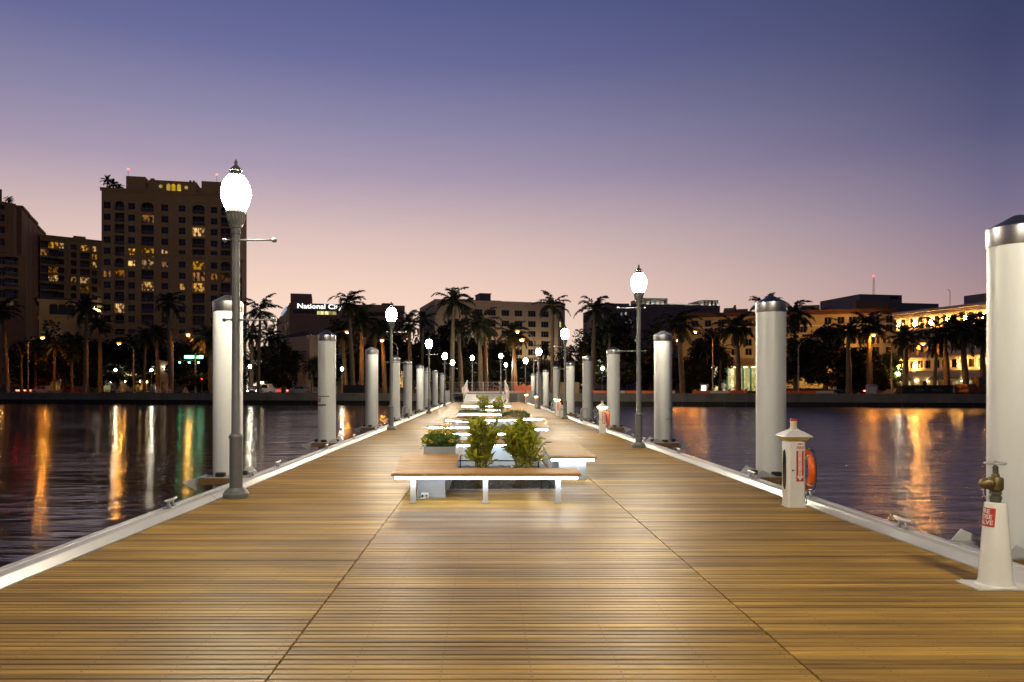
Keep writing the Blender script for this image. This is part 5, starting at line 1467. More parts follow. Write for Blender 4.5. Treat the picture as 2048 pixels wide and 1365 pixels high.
def merge(sub, main):
    """a second face of the same building: its wall and windows become parts of the main building"""
    Mi = Matrix.LocRotScale(main.t.location, main.t.rotation_euler, None).inverted() @ Matrix.LocRotScale(sub.t.location, sub.t.rotation_euler, None)
    for ch in list(sub.t.children):
        ch.matrix_basis = Mi @ Matrix.LocRotScale(ch.location, ch.rotation_euler, ch.scale); ch.parent = main.t
    bpy.data.objects.remove(sub.t)
class Bld:
    """a building whose front plane runs between two photo columns at given depths"""
    def __init__(s, name, label, cat, pl, Dl, pr, Dr, depth, wallm, z0=LAND, sink=0.0):
        s.A = Vector((wx(pl,Dl), Dl)); B = Vector((wx(pr,Dr), Dr)); s.W = (B-s.A).length; s.d = (B-s.A).normalized()
        s.ang = math.atan2(s.d.y, s.d.x); s.z0 = z0; s.depth = depth; s.m = wallm
        s.t = thing(name, label, cat, (s.A.x, s.A.y, z0), s.ang)
        s.open = []; s.extra = []
    def u(s, px):       # local x of the point of the front plane seen at a photo column
        k = (px-CX)/F; n = s.d; A = s.A
        # solve A + n*u = (k*D, D)
        den = n.x - k*n.y
        return (k*A.y - A.x)/den
    def D(s, px): return s.A.y + s.d.y*s.u(px)
    def z(s, px, py): return wz(py, s.D(px)) - s.z0
    def win(s, u0, u1, v0, v1, kind='dark', deep=.22, arch=False, mull=(2,2), name='window', rail=False):
        s.open.append((u0,u1,v0,v1,kind,deep,arch,mull,name,rail))
    def grid(s, pxs, rows, w, h, lit={}, **k):
        """pxs photo columns of window centres, rows photo rows (centre) read at column rows_px"""
        for i, p in enumerate(pxs):
            for j, v in enumerate(rows):
                uu = s.u(p)
                kw = dict(k); kw['kind'] = lit.get((i,j), k.get('kind','dark'))
                s.win(uu-w/2, uu+w/2, v-h/2, v+h/2, **kw)
    def build(s, H, u0=0.0, u1=None, trim=None, sidewin=True):
        W = s.W if u1 is None else u1
        ops = [o for o in s.open if o[0] > u0+.05 and o[1] < W-.05 and o[2] > .05 and o[3] < H-.05]
        xs = sorted({u0, W, *[round(o[0],4) for o in ops], *[round(o[1],4) for o in ops]})
        zs = sorted({0, H, *[round(o[2],4) for o in ops], *[round(o[3],4) for o in ops]})
        mb = MB()
        import bisect
        blocked = set()
        for o in ops:
            i0, i1 = xs.index(round(o[0],4)), xs.index(round(o[1],4)); j0, j1 = zs.index(round(o[2],4)), zs.index(round(o[3],4))
            for i in range(i0,i1):
                for j in range(j0,j1): blocked.add((i,j))
        # wall cells, merged along each column of z
        for i in range(len(xs)-1):
            j = 0
            while j < len(zs)-1:
                if (i,j) in blocked: j += 1; continue
                j2 = j
                while j2 < len(zs)-1 and (i,j2) not in blocked: j2 += 1
                mb.add([(xs[i],0,zs[j]),(xs[i+1],0,zs[j]),(xs[i+1],0,zs[j2]),(xs[i],0,zs[j2])], [(0,1,2,3)])
                j = j2
        d = s.depth
        mb.add([(u0,0,0),(u0,d,0),(u0,d,H),(u0,0,H)], [(0,3,2,1)]); mb.add([(W,0,0),(W,d,0),(W,d,H),(W,0,H)], [(0,1,2,3)])
        mb.add([(u0,d,0),(W,d,0),(W,d,H),(u0,d,H)], [(3,2,1,0)]); mb.add([(u0,0,H),(W,0,H),(W,d,H),(u0,d,H)], [(0,1,2,3)])
        # reveals
        for (a,b,v0,v1,kind,deep,arch,mull,name,rail) in ops:
            mb.add([(a,0,v0),(b,0,v0),(b,deep,v0),(a,deep,v0)], [(0,1,2,3)]); mb.add([(a,0,v1),(b,0,v1),(b,deep,v1),(a,deep,v1)], [(3,2,1,0)])
            mb.add([(a,0,v0),(a,deep,v0),(a,deep,v1),(a,0,v1)], [(0,1,2,3)]); mb.add([(b,0,v0),(b,deep,v0),(b,deep,v1),(b,0,v1)], [(3,2,1,0)])
            if arch:    # spandrels turning the head into an arch
                r = (b-a)/2; c = (a+b)/2; n = 8; zc = v1 - min(r, (v1-v0)*.5); ry = v1-zc
                for sgn in (-1,1):
                    pts = [(c+sgn*r*math.cos(PI/2*q/n), zc+ry*math.sin(PI/2*q/n)) for q in range(n+1)]
                    for q in range(n):
                        mb.add([(pts[q][0],-.0,pts[q][1]),(pts[q+1][0],0,pts[q+1][1]),(pts[q+1][0],0,v1),(pts[q][0],0,v1)], [(0,1,2,3)])
        s.wall = mb.build('wall', s.m, s.t)
        cache = {}
        for (a,b,v0,v1,kind,deep,arch,mull,name,rail) in ops:
            key = (round(b-a,2), round(v1-v0,2), kind, mull, name, rail)
            pane = {'dark':M['glass'],'warm':M['litwarm'],'dim':M['litdim'],'yellow':M['lityellow'],'office':M['litoffice'],'cool':M['litcool']}[kind]
            if key not in cache:
                w, h = b-a, v1-v0; wb_ = MB(); wb_.cur = 0
                wb_.add([(0,0,0),(w,0,0),(w,0,h),(0,0,h)], [(0,1,2,3)])
                wb_.cur = 1; t_ = .05
                for q in ((0,w,0,t_),(0,w,h-t_,h),(0,t_,t_,h-t_),(w-t_,w,t_,h-t_)): wb_.box(q[0],q[1],-.05,-.003,q[2],q[3])
                for k in range(1,mull[0]): wb_.box(w*k/mull[0]-t_*.5,w*k/mull[0]+t_*.5,-.04,-.004,t_,h-t_)
                for k in range(1,mull[1]): wb_.box(t_,w-t_,-.035,-.005,h*k/mull[1]-t_*.4,h*k/mull[1]+t_*.4)
                if rail:
                    wb_.cur = 2; y = -deep+.06
                    wb_.box(.02,w-.02,y,y+.05,.92,1.0); wb_.box(.02,w-.02,y,y+.04,.06,.12)
                    k = .15
                    while k < w: wb_.box(k-.018,k+.018,y+.01,y+.035,.12,.92); k += .16
                o = wb_.build(name, [pane, M['frame'], M['balcrail']], s.t); cache[key] = o.data
            else: o = link(name, cache[key], s.t)
            o.location = (a, deep-.004, v0)
        return s
    def block(s, name, u0, u1, y0, y1, v0, v1, m, b=0.0):
        mb = MB(); mb.box(u0,u1,y0,y1,v0,v1); return mb.build(name, m, s.t)
def cornice(s, v, u0=-.3, u1=None, h=.4, p=.35, m=None, name='cornice'):
    u1 = s.W+.3 if u1 is None else u1
    mb = MB(); mb.box(u0,u1,-p,-.003,v-h,v); mb.box(u0,u1,-p*.6,-.003,v-h*1.8,v-h-.003); return mb.build(name, m or s.m, s.t)

# ---- apartment tower
T = Bld('apartment_tower', 'tall tan apartment tower with scattered lit windows behind the nearest dock lamp', 'tower', 203, 196, 474, 203, 22, M['stucco'])
rows = [T.z(330, y)+0.0 for y in (416,439,461,484,506,528.5,551,573,595.5,618,640,662)]
LIT = {(1,4):'warm',(1,5):'warm',(0,6):'dim',(2,4):'warm',(2,5):'dim',(3,7):'warm',(4,6):'dim'}
T.grid((214,263,329.4,364,428), rows, 1.75, 1.75, LIT)
BL = {(0,9):'warm',(1,5):'warm',(1,4):'warm',(1,7):'warm',(2,2):'warm',(2,5):'warm',(2,7):'warm',(2,6):'dim',(3,6):'dim',(1,1):'dim',(0,6):'dim'}
for i, (px, w) in enumerate(((238.5,2.5),(294.5,3.3),(396.6,3.3),(451,2.6))):
    for j, v in enumerate(rows):
        uu = T.u(px)
        T.win(uu-w/2, uu+w/2, v-1.32, v+1.28, kind=BL.get((i,j),'dark'), deep=1.3, arch=j in (0,5), mull=(3,1), name='balcony', rail=True)
HT = T.z(330, 382)
T.build(HT)
cornice(T, HT+.02, h=.5, p=.4); cornice(T, T.z(330,508), T.u(283), None, .45, .3, name='ledge_band')
cornice(T, T.z(330,653), h=.5, p=.3, name='base_band')
def pb(px0, px1, y0, y1, top, nm, m=None, v0=None): return T.block(nm, T.u(px0), T.u(px1), y0, y1, HT+.003 if v0 is None else v0, T.z((px0+px1)/2, top), m or M['stucco'])
pb(249,288,1.5,10,350,'stair_block'); pb(288.2,296.8,2,9,369,'parapet_step'); pb(297,392,.6,14,361,'penthouse'); pb(401,462,1.5,11,361,'plant_block'); pb(392.2,400.8,2,9,372,'parapet_step')
for px in (301,305,379,386):
    T.block('chimney', T.u(px)-.25, T.u(px)+.25, 1.0, 1.5, T.z(340,361)+.003, T.z(340,357), M['stuccodark'])
mb = MB(); a, b = T.u(314), T.u(376); v0, v1 = T.z(345,361)+.004, T.z(345,350.5)
mb.add([(a,1.5,v0),(b,1.5,v0),(b,12,v0),(a,12,v0),(a+1.5,3.0,v0+.6),(b-1.5,3.0,v0+.6),((a+b)/2-1,6.5,v1),((a+b)/2+1,6.5,v1)],[(0,1,5,4),(4,5,7,6),(1,2,7,5),(2,3,6,7),(3,0,4,6),(0,3,2,1)])
mb.build('roof', M['stuccodark'], T.t)
pz = T.z(345,377.5)
for px in (336,346,357):
    u_ = T.u(px); mb = MB(); n = 8; pts = [(u_-.48,pz-1.2),(u_+.48,pz-1.2),(u_+.48,pz+.95)]+[(u_+.48*math.cos(PI*q/n),pz+.95+.48*math.sin(PI*q/n)) for q in range(1,n)]+[(u_-.48,pz+.95)]
    mb.prism(pts,'y',.55,.594); mb.build('lit_window', M['lityellow'], T.t)
for px in (320.5,371.5):
    mb = MB(); mb.lathe([(.46,0),(.46,.04)], 16, XM(T.u(px),.594,pz+.6,rx=PI/2)); mb.build('round_window', M['lityellow'], T.t)
for px in (250,430):
    mb = MB(); mb.tube([(0,0,0),(0,0,2.2)],.05,6); mk = mb.build('roof_mast', M['steelpole'], T.t, (T.u(px),3,T.z(px,350 if px < 300 else 361)))
    mb = MB(); mb.lathe([(.02,2.2),(.24,2.3),(.24,2.55),(.02,2.65)],10); mb.build('beacon', emat('roof_beacon',(1,.07,.04),9.0), mk)
# roof terrace palms
for i, (px, top, lab) in enumerate(((214,352,'small rooftop palm at the left corner of the apartment tower'),(226,361,'low rooftop palm beside the corner palm on the apartment tower'),(238,366,'lowest rooftop palm on the apartment tower, by the stair block'))):
    D_ = 199.0; palm(px, top+9, 0, (0,2,4)[i], lab, k=.72, thin=True, base=HT+LAND+.01, xy=(wx(px,D_), D_))
# right setback wing of the tower
S = Bld('apartment_wing', 'lower setback wing on the right edge of the apartment tower', 'building', 474.3, 205, 484.5, 205.5, 18, M['stucco'])
S.grid((479,), [S.z(480,y) for y in (539,561,584,606,628)], 1.0, 1.7, {(0,0):'dim',(0,3):'dim'}); S.build(S.z(480,520)); cornice(S, S.z(480,520)+.02, h=.4, p=.2); merge(S, T)
# ---- middle apartment wing
Wg = Bld('apartment_block', 'lower curved apartment block between the tower and the left block', 'building', 80, 250, 214, 262, 16, M['stucco'])
r2 = [Wg.z(145,y) for y in (494,510,526,543,559,576,592,608,624,640)]
LW = {(0,0):'warm',(2,0):'warm',(2,2):'warm',(1,4):'dim',(3,1):'dim',(2,1):'dim'}
Wg.grid((122.5,147.5,189), r2, 1.7, 1.9, LW)
Wg.grid((107,170,91), r2, 3.0, 2.3, {(0,0):'warm',(1,0):'warm',(0,4):'warm',(1,4):'warm',(1,5):'dim',(0,3):'dim',(2,1):'dim'}, deep=1.2, mull=(3,1), name='balcony', rail=True)
Hw = Wg.z(145,476); Wg.build(Hw); cornice(Wg, Hw+.02, h=.5, p=.4); cornice(Wg, Wg.z(145,568), h=.3, p=.25, name='ledge_band'); cornice(Wg, Wg.z(145,517), h=.3, p=.2, name='ledge_band')
for px, py in ((189.5,616),(196.5,622)):
    mb = MB(); mb.lathe([(.05,-.25),(.24,-.1),(.24,.1),(.05,.25)], 12, XM(Wg.u(px),-.45,Wg.z(px,py))); mb.tube([(Wg.u(px),-.3,Wg.z(px,py)),(Wg.u(px),-.003,Wg.z(px,py))], .05, 6); mb.build('flood_light', bpy.data.materials.get('wing_flood_light') or emat('wing_flood_light', (1.0,.85,.6), 60.0), Wg.t)
Wg.block('parapet_step', Wg.u(148), Wg.u(172), .5, 5, Hw+.02, Hw+.9, M['stucco'])
# ---- left apartment block: front and receding flank with stepped bays
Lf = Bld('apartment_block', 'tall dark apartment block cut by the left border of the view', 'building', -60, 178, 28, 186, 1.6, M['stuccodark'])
r3 = [Lf.z(5,y) for y in (412,436,460,484,512,536,560,584,608,632,656)]
Lf.grid((2,-20), r3, 1.8, 1.8, {}); Lf.grid((20,), r3, 2.4, 2.2, {(0,9):'dim'}, deep=1.0, mull=(2,1), name='balcony', rail=True)
Hl = Lf.z(5,404); Lf.build(Hl); Lf.block('stair_block', Lf.u(-40), Lf.u(5), .3, 1.5, Hl+.003, Lf.z(0,378), M['stuccodark']); cornice(Lf, Hl+.02, h=.5, p=.35); cornice(Lf, Lf.z(5,507), h=.5, p=.5, name='ledge_band')
mb = MB(); mb.lathe([(.03,0),(.22,.1),(.22,.35),(.03,.45)],10, XM(Lf.u(1),3,Lf.z(0,376))); mb.build('beacon', emat('roof_beacon',(1,.07,.04),6.0), Lf.t)
palm(19, 400, 0, 4, 'small rooftop palm on the left apartment block', k=.6, thin=True, base=Hl+LAND+.01, xy=(wx(17,186), 186.2))
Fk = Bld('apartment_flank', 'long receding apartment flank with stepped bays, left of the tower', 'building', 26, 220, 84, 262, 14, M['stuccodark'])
tops = [(34,48,418),(48,58,432),(58,66,441),(66,74,454),(74,82,462)]
for q in range(12):
    v = Fk.z(70, 490+q*16)
    if v > 2: Fk.grid((41,53,62,70,77), [v], 2.6, 1.9, {(1,0):'warm'} if q == 2 else ({(0,0):'dim'} if q in (1,5) else {}))
Fk.build(Fk.z(80, 466))
for i, (a, b, tp) in enumerate(tops):
    u0_, u1_ = Fk.u(a), Fk.u(b); top = Fk.z((a+b)/2, tp)
    mb = MB(); n = 8; mb.prism([(u0_+.3,.5),(u1_-.3,.5),(u1_-.3,-1.2),(u0_+.3,-1.2)], 'z', 0.02, top-.8)
    mb.prism([(u0_,9),(u1_,9),(u1_,-1.6),(u0_,-1.6)], 'z', top-.795, top); mb.prism([(u0_+.3,.501),(u1_-.3,.501),(u1_-.3,8.6),(u0_+.3,8.6)], 'z', Fk.z(80,466)+.003, top-.8); mb.build('bay', M['stuccodark'], Fk.t)
merge(Fk, Lf)
# podium in front of the left block
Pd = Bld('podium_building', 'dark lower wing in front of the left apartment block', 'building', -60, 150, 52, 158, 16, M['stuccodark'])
Pd.grid((4,), [Pd.z(20,y) for y in (523,545,567,589,611,633)], 1.4, 1.7); Pd.grid((23,), [Pd.z(20,y) for y in (522,544,566,588,611)], 2.6, 2.0, {(0,4):'dim'}, deep=1.0, mull=(3,1), name='balcony', rail=True)
Pd.build(Pd.z(20,509)); cornice(Pd, Pd.z(20,509)+.02, h=.35, p=.3)
# pavilion with hip roof and arcade
Pv = Bld('arcaded_pavilion', 'small pavilion with red hip roof and arched loggia before the apartments', 'building', 78, 138, 152, 141, 12, M['stucco'])
for px in (107,124.5,141): Pv.win(Pv.u(px)-.72, Pv.u(px)+.72, Pv.z(110,629), Pv.z(110,607.5), 'dark', 1.2, True, (1,1))
for px in (90,112,131): Pv.win(Pv.u(px)-.5, Pv.u(px)+.5, Pv.z(110,712), Pv.z(110,702), 'dim' if px == 131 else 'dark')
Pv.win(Pv.u(120)-1.2,Pv.u(120)+1.2,.4,3.0,'dim'); Pv.build(Pv.z(110,600)); cornice(Pv, Pv.z(110,600)+.02, h=.3, p=.4); cornice(Pv, Pv.z(110,634), h=.35, p=.3, name='ledge_band')
mb = MB(); v0 = Pv.z(110,600)+.03; v1 = Pv.z(110,589); w = Pv.W
mb.add([(-.9,-.9,v0),(w+.9,-.9,v0),(w+.9,12.9,v0),(-.9,12.9,v0),(2.5,5,v1),(w-2.5,5,v1)],[(0,1,5,4),(1,2,5),(2,3,4,5),(3,0,4),(3,2,1,0)]); mb.build('roof', M['roofred'], Pv.t)
# ---- lit shops under the tower
Sh = Bld('shop_row', 'low row of brightly lit shop fronts below the apartment tower', 'shop', 200, 139, 352, 145, 9, M['stucco'])
for i, px in enumerate((214,228,243,258,272,286,301,316)):
    Sh.win(Sh.u(px)-.58, Sh.u(px)+.58, .35, 2.75, ('office','dark','warm','warm','dim','warm','dark','cool')[i], .3, False, (2,1), 'shop_window')
Sh.build(4.3); cornice(Sh, 4.32, h=.3, p=.3)
mb = MB()
for px in (214,228,243,258,272,286,301): mb.prism([(-.25,3.0),(-1.2,2.85),(-1.2,2.95),(-.25,3.25)] and [(-1.2,2.82),(-.005,2.95),(-.005,3.3)], 'x', Sh.u(px)-.62, Sh.u(px)+.62)
mb.build('awning', mat('dark_awning', (.03,.025,.02), .8, 0, .1, 2), Sh.t)
mb = MB()
rnd = random.Random(2)
x0 = Sh.u(250)
for k in range(9):      # blurred warm letters that cannot be read in the photo
    w_ = rnd.uniform(.14,.30); mb.box(x0+k*.30, x0+k*.30+w_*.8, -.10, -.04, 3.62, 3.62+rnd.uniform(.25,.42))
mb.build('shop_lettering', emat('warm_lettering', (1,.72,.45), 4.0), Sh.t)
for i, px in enumerate((222,236,250.5,280,294)):
    mb = MB(); mb.lathe([(.05,0),(.12,.08),(.12,.3),(.05,.38)], 10, XM(Sh.u(px),-.18,2.2)); mb.build('wall_lamp', emat('warm_wall_lamp', (1,.60,.26), 26.0) if i == 0 else bpy.data.materials['warm_wall_lamp'], Sh.t)
Dw = Bld('white_doorway', 'tall white doorway block lit by a wall lamp, right of the shops', 'building', 318, 134, 343, 135, 8, M['whitewall'])
Dw.win(Dw.u(326)-.3, Dw.u(326)+.3, .2, 2.3, 'dim', .3, False, (1,1)); Dw.build(Dw.z(330,721)); cornice(Dw, Dw.z(330,721)+.02, h=.2, p=.25)
mb = MB(); mb.lathe([(.05,0),(.13,.1),(.13,.3),(.05,.4)], 10, XM(Dw.u(328),-.2,Dw.z(330,738))); mb.build('wall_lamp', emat('pale_wall_lamp', (1,.80,.5), 26.0), Dw.t)
# ---- bank building
Bk = Bld('bank_building', 'brown bank building with white glowing lettering on its top band', 'building', 580, 205, 808, 212, 40, M['bank'])
for px in (646,661,701): 
    Bk.win(Bk.u(px)-(1.7 if px < 690 else 1.2), Bk.u(px)+(1.7 if px < 690 else 1.2), Bk.z(650,630), Bk.z(650,622.5), 'office', .3, False, (3,1))
Bk.win(Bk.u(586), Bk.u(633), Bk.z(650,628.5), Bk.z(650,621.5), 'dark', .3, False, (8,1)); Bk.win(Bk.u(712), Bk.u(800), Bk.z(650,630), Bk.z(650,622.5), 'dark', .3, False, (14,1))
Hb = Bk.z(650,609); Bk.build(Hb)
Bk.block('recess_band', .0, Bk.W, -.35, -.003, Bk.z(650,635), Bk.z(650,631), M['bank']); Bk.block('parapet', -.2, Bk.W+.2, -.4, -.003, Bk.z(650,620.5), Hb+.1, M['bank'])
Bk.block('penthouse', Bk.u(580), Bk.u(623), 3, 16, Hb+.003, Bk.z(600,585), M['bank']); Bk.block('roof_unit', Bk.u(767), Bk.u(790), 5, 11, Hb+.003, Bk.z(780,603), M['greywall']); Bk.block('roof_rail', Bk.u(725), Bk.u(765), 4, 4.3, Hb+.003, Bk.z(745,606.5), M['greywall'])
mb = MB(); u0_ = Bk.u(594); hh = (Bk.z(630,608.5)-Bk.z(630,618.5)); v, f = text_verts('National City', 1.0, .008, 'LEFT')
xmax = max(p[0] for p in v); xs_ = (Bk.u(684)-u0_)/xmax; zc = Bk.z(630,613.8)
mb.add([(u0_+p[0]*xs_, -.47, zc+p[1]*hh/.73*.98) for p in v], [tuple(q) for q in f])
mb.build('bank_lettering', emat('white_sign_letters', (.93,.97,1.0), 2.2), Bk.t)
# flank along the side street
Bf = Bld('bank_flank', 'bank building flank with pale lit windows, left of the white lettering', 'building', 553, 262, 579.7, 206.5, 6, M['bank'])
for i, px in enumerate((567,571,575.5)):
    for j, y in enumerate((631,652,668,683,702,722,742,758)):
        w = 3.6; uu = Bf.u(px); v = Bf.z(573,y); Bf.win(uu-w/2, uu+w/2, v-.9, v+.9, ('warm' if j == 0 else ('cool' if (i+j) % 3 != 1 else 'dark')), .3, False, (3,1))
Bf.build(Bf.z(573,616)); 
mb = MB(); u0_ = Bf.u(564); mb.box(u0_, Bf.u(574), -.3, -.05, Bf.z(570,625.5), Bf.z(570,618.5)); mb.build('sign_panel', emat('pale_blue_sign', (.35,.55,.75), .5), Bf.t); merge(Bf, Bk)
# corner building with red roof and arcade
Cn = Bld('corner_building', 'cream three-storey corner building with red hip roof and ground floor arcade', 'building', 582, 178, 619, 128, 10, M['cream'])
for i, px in enumerate((587,592,597,602,607,612,616.5)):
    for j, y in enumerate((681,708,727)):
        uu = Cn.u(px); D_ = Cn.D(px); v = wz(y, 128*0+150) - LAND
        v = (8.6, 5.9, 4.1)[j]
        Cn.win(uu-1.0, uu+1.0, v-(.75 if j else .5), v+(.75 if j else .5), 'warm' if (j == 1 and i > 2) else 'dark', .25, j == 0, (2,1))
    Cn.win(Cn.u(px)-1.6, Cn.u(px)+1.6, .2, 2.5, 'office' if i in (3,5) else 'dark', .5, False, (2,1), 'shop_window')
Hc = Cn.z(619,671); Cn.build(Hc); cornice(Cn, Hc+.02, h=.4, p=.5)
Cf = Bld('corner_building_front', 'cream waterfront face of the corner building, partly behind the second pile', 'building', 619.3, 127.7, 672, 131, 18, M['cream'])
for px in (628,646,662):
    for v in (8.3,5.2): Cf.win(Cf.u(px)-.55, Cf.u(px)+.55, v-.9, v+.9, 'dark', .25)
    Cf.win(Cf.u(px)-.9, Cf.u(px)+.9, .2, 2.6, 'office' if px == 662 else 'dark', .4, False, (2,1), 'shop_window')
Cf.build(Hc); cornice(Cf, Hc+.02, u0=.0, h=.4, p=.5); cornice(Cf, 3.6, u0=.0, h=.3, p=.3, name='ledge_band')
mb = MB(); w = Cf.W; v0, v1 = Hc+.03, Cf.z(650,658); mb.add([(.0,-.5,v0),(w+.6,-.5,v0),(w+.6,18.5,v0),(.0,18.5,v0),(w*.45,7,v1),(w*.6,7,v1)],[(0,1,5,4),(1,2,5),(2,3,4,5),(3,0,4),(3,2,1,0)]); mb.build('roof', M['roofred'], Cf.t); merge(Cf, Cn)
# ---- white office block
Of = Bld('office_block', 'cream office block with a grid of dark windows behind the gangway', 'building', 870, 205, 1116, 215, 24, M['cream'])
orow = [Of.z(1000,y) for y in (626,647,667,686.5,704,722,740)]
Of.grid((877,903,930,957,984,1011,1037,1064,1090), orow, 2.35, 1.75, {(3,1):'dim',(5,3):'dim'}, mull=(3,1))
Ho = Of.z(1000,603); Of.build(Ho); cornice(Of, Ho+.02, h=.25, p=.15); cornice(Of, Of.z(1000,714), h=.35, p=.25, name='ledge_band')
Of.block('roof_storey', Of.u(945), Of.u(1010), 4, 14, Ho+.003, Of.z(975,597.5), M['greywall']); Of.block('roof_tank', Of.u(970), Of.u(992), 5.5, 11, Of.z(975,597.5)+.003, Of.z(980,584), M['greywall']); Of.block('tank_cap', Of.u(969), Of.u(993), 5.2, 11.3, Of.z(980,584)+.003, Of.z(980,582.3), M['greywall']); Of.block('roof_unit', Of.u(945), Of.u(953), 3, 8, Of.z(975,597.5)+.003, Of.z(949,593), M['greywall'])
Os = Bld('office_side_wing', 'side wing at the right end of the cream office block with one lit window', 'building', 1116.3, 215.4, 1130, 222, 20, M['cream'])
Os.grid((1121,), [Os.z(1122,y) for y in (630,649.5,668.5,687,705)], 2.0, 1.75, {(0,1):'office'}); Os.build(Os.z(1122,605)); cornice(Os, Os.z(1122,605)+.02, h=.25, p=.15); merge(Os, Of)
def fill_uplights(B, pxs, v, name, c, e, out=6.0, tall=False):  # unseen fixtures added to brighten a facade
    me = emat(name, c, e)
    for px in pxs:
        u_ = B.u(px); T_ = XM(u_, -out, v, rx=-.75)
        mb = MB(); mb.box(-.48,.48,-.22,.22,-.14,0,T_); mb.box(u_-.05,u_+.05,-out-.05,-out+.05,max(0,v-.5),v-.1)
        f = mb.build('added_uplight', M['black'], B.t); mb = MB(); mb.box(-.45,.45,-.18,.18,.001,.02,T_); mb.build('added_uplight_lens', me, f)
# ---- distant courthouse
Ct = Bld('courthouse', 'distant pale courthouse with stepped lit attic behind the near right dock lamp', 'building', 1208, 300, 1440, 308, 30, M['pinkwall'])
Ct.grid((1234,1243,1252,1261,1270,1279), [Ct.z(1260,y) for y in (629,643,660,679,695)], 1.0, 1.7, {(1,0):'cool',(2,0):'cool',(2,1):'cool',(3,1):'cool',(4,3):'cool',(3,4):'cool',(0,3):'dim'}, mull=(1,2))
Hq = Ct.z(1300,613); Ct.build(Hq)
Ct.block('left_roof', Ct.u(1208), Ct.u(1262), 2, 16, Hq+.003, Ct.z(1230,606), M['greywall'])
atl = [(1285,1337,596),(1405,1439,600),(1337.2,1404.8,606.5)]
for a, b, tp in atl: Ct.block('attic', Ct.u(a), Ct.u(b), 1 if b-a < 60 else 3, 14, Hq+.003, Ct.z((a+b)/2,tp), M['whitewall'])
for px in (1293,1302,1312,1322,1331,1411,1418,1426,1433):
    mb = MB(); mb.box(Ct.u(px)-.35,Ct.u(px)+.35,.9,.996,Hq+.6,Ct.z(px,600)-.4); mb.build('attic_window', M['glass'] if px in (1426,1302) else M['litdim'], Ct.t)
mb = MB()
for px in (1297,1307,1317,1327,1350,1368,1386,1408,1422,1436): mb.box(Ct.u(px)-.3,Ct.u(px)+.3,.3,.6,Hq+.01,Hq+.2)
Ct.block('floodlight_screen', Ct.u(1262.5), Ct.W, .002, .14, Hq+.002, Hq+.85, M['pinkwall'])  # low screen added to hide the floodlights
mb.build('added_floodlight', emat('added_attic_floodlight', (.85,1.0,.9), 60.0), Ct.t)  # unseen lights added to brighten the attic walls
Of.block('uplight_ledge', 0.01, Of.W-.01, -7.0, -.003, .005, Of.z(1000,722), M['cream'])  # ledge block added to carry the office fill lights
fill_uplights(Of, (885,930,975,1020,1065,1105), Of.z(1000,722)+.35, 'office_fill_light', (1.0,.74,.46), 150.0)
# ---- tan block
Tn = Bld('tan_block', 'long tan four-storey block with a glazed lit lobby behind the right palms', 'building', 1366, 138, 1792, 128, 22, M['tan'])
Ht = Tn.z(1500,627)
trow = [Tn.z(1500,y) for y in (645,661,685,704)]
Tn.grid((1390,1416,1442,1469,1497,1553,1580,1607,1656,1682,1705,1730,1752,1779), trow, 1.15, 1.25, {(4,0):'dim',(2,2):'dim',(13,2):'dim'}, mull=(2,1))
for i, px in enumerate((1402,1416,1430,1446,1462,1478,1494,1508)):
    Tn.win(Tn.u(px)-.62, Tn.u(px)+.62, .6, 4.9, 'office' if i != 3 else 'cool', .5, False, (2,3), 'lobby_glazing')
Tn.build(Ht); cornice(Tn, Ht+.25, h=.45, p=.45, m=M['roofred']); cornice(Tn, Tn.z(1500,653), h=.12, p=.12, m=M['whitewall'], name='ledge_band')
mb = MB()
for i, px in enumerate((1409,1438,1454,1486,1501)): mb.lathe([(.18,.02),(.18,4.9)], 10, XM(Tn.u(px),-.35,0))
mb.build('lobby_column', mat('teal_column', (.03,.16,.18), .5, 0, .1, 2), Tn.t)
mb = MB(); mb.box(Tn.u(1394), Tn.u(1514), -1.2, -.003, 5.0, 5.25); mb.build('lobby_canopy', M['whitewall'], Tn.t)
mb = MB()
for px in (1405,1420,1445,1470,1490,1506): mb.box(Tn.u(px)-.3,Tn.u(px)+.3,-1.0,-.7,4.95,4.997)
mb.build('canopy_light', emat('canopy_light', (.8,1.0,.75), 14.0), Tn.t)
for px in (1390,1416,1442,1469,1497,1656,1682,1752):
    mb = MB(); u_ = Tn.u(px); zz = Tn.z(1500,651.5)-.75
    mb.box(u_-.75,u_+.75,-.42,-.38,zz,zz+.08); mb.box(u_-.75,u_+.75,-.42,-.003,zz-.75,zz-.68)
    k = -.7
    while k < .72: mb.box(u_+k-.015,u_+k+.015,-.415,-.385,zz-.68,zz); k += .2
    mb.build('balcony_rail', M['black'], Tn.t)
for a, b, tp in ((1450,1475,613),(1470,1474,607),(1476,1498,615),(1609,1645,607),(1653,1666,613)): Tn.block('roof_unit', Tn.u(a), Tn.u(b), 3, 8, Ht+.26, Tn.z((a+b)/2,tp), M['greywall'])
fill_uplights(Tn, (1378,1403,1429,1455,1483,1511,1566,1594,1632,1669,1694,1718,1741,1766), .45, 'tan_block_fill_light', (1.0,.58,.20), 95.0, 5.0)  # added row of unseen lights that brightens the tan front
Gt = Bld('rooftop_block', 'grey-blue rooftop block with an antenna mast above the right roofs', 'building', 1705, 168, 1872, 172, 20, M['greywall'])
Gt.build(Gt.z(1750,612)); Gt.block('upper_storey', Gt.u(1722), Gt.u(1807), .5, 15, Gt.z(1750,612)+.003, Gt.z(1760,589), M['greywall']); Gt.block('lower_block', Gt.u(1705), Gt.u(1770), -1.2, -.003, 0, Gt.z(1740,603), M['stuccodark']); Gt.block('grille', Gt.u(1784), Gt.u(1800), .45, .497, Gt.z(1790,598), Gt.z(1790,593), M['black'])
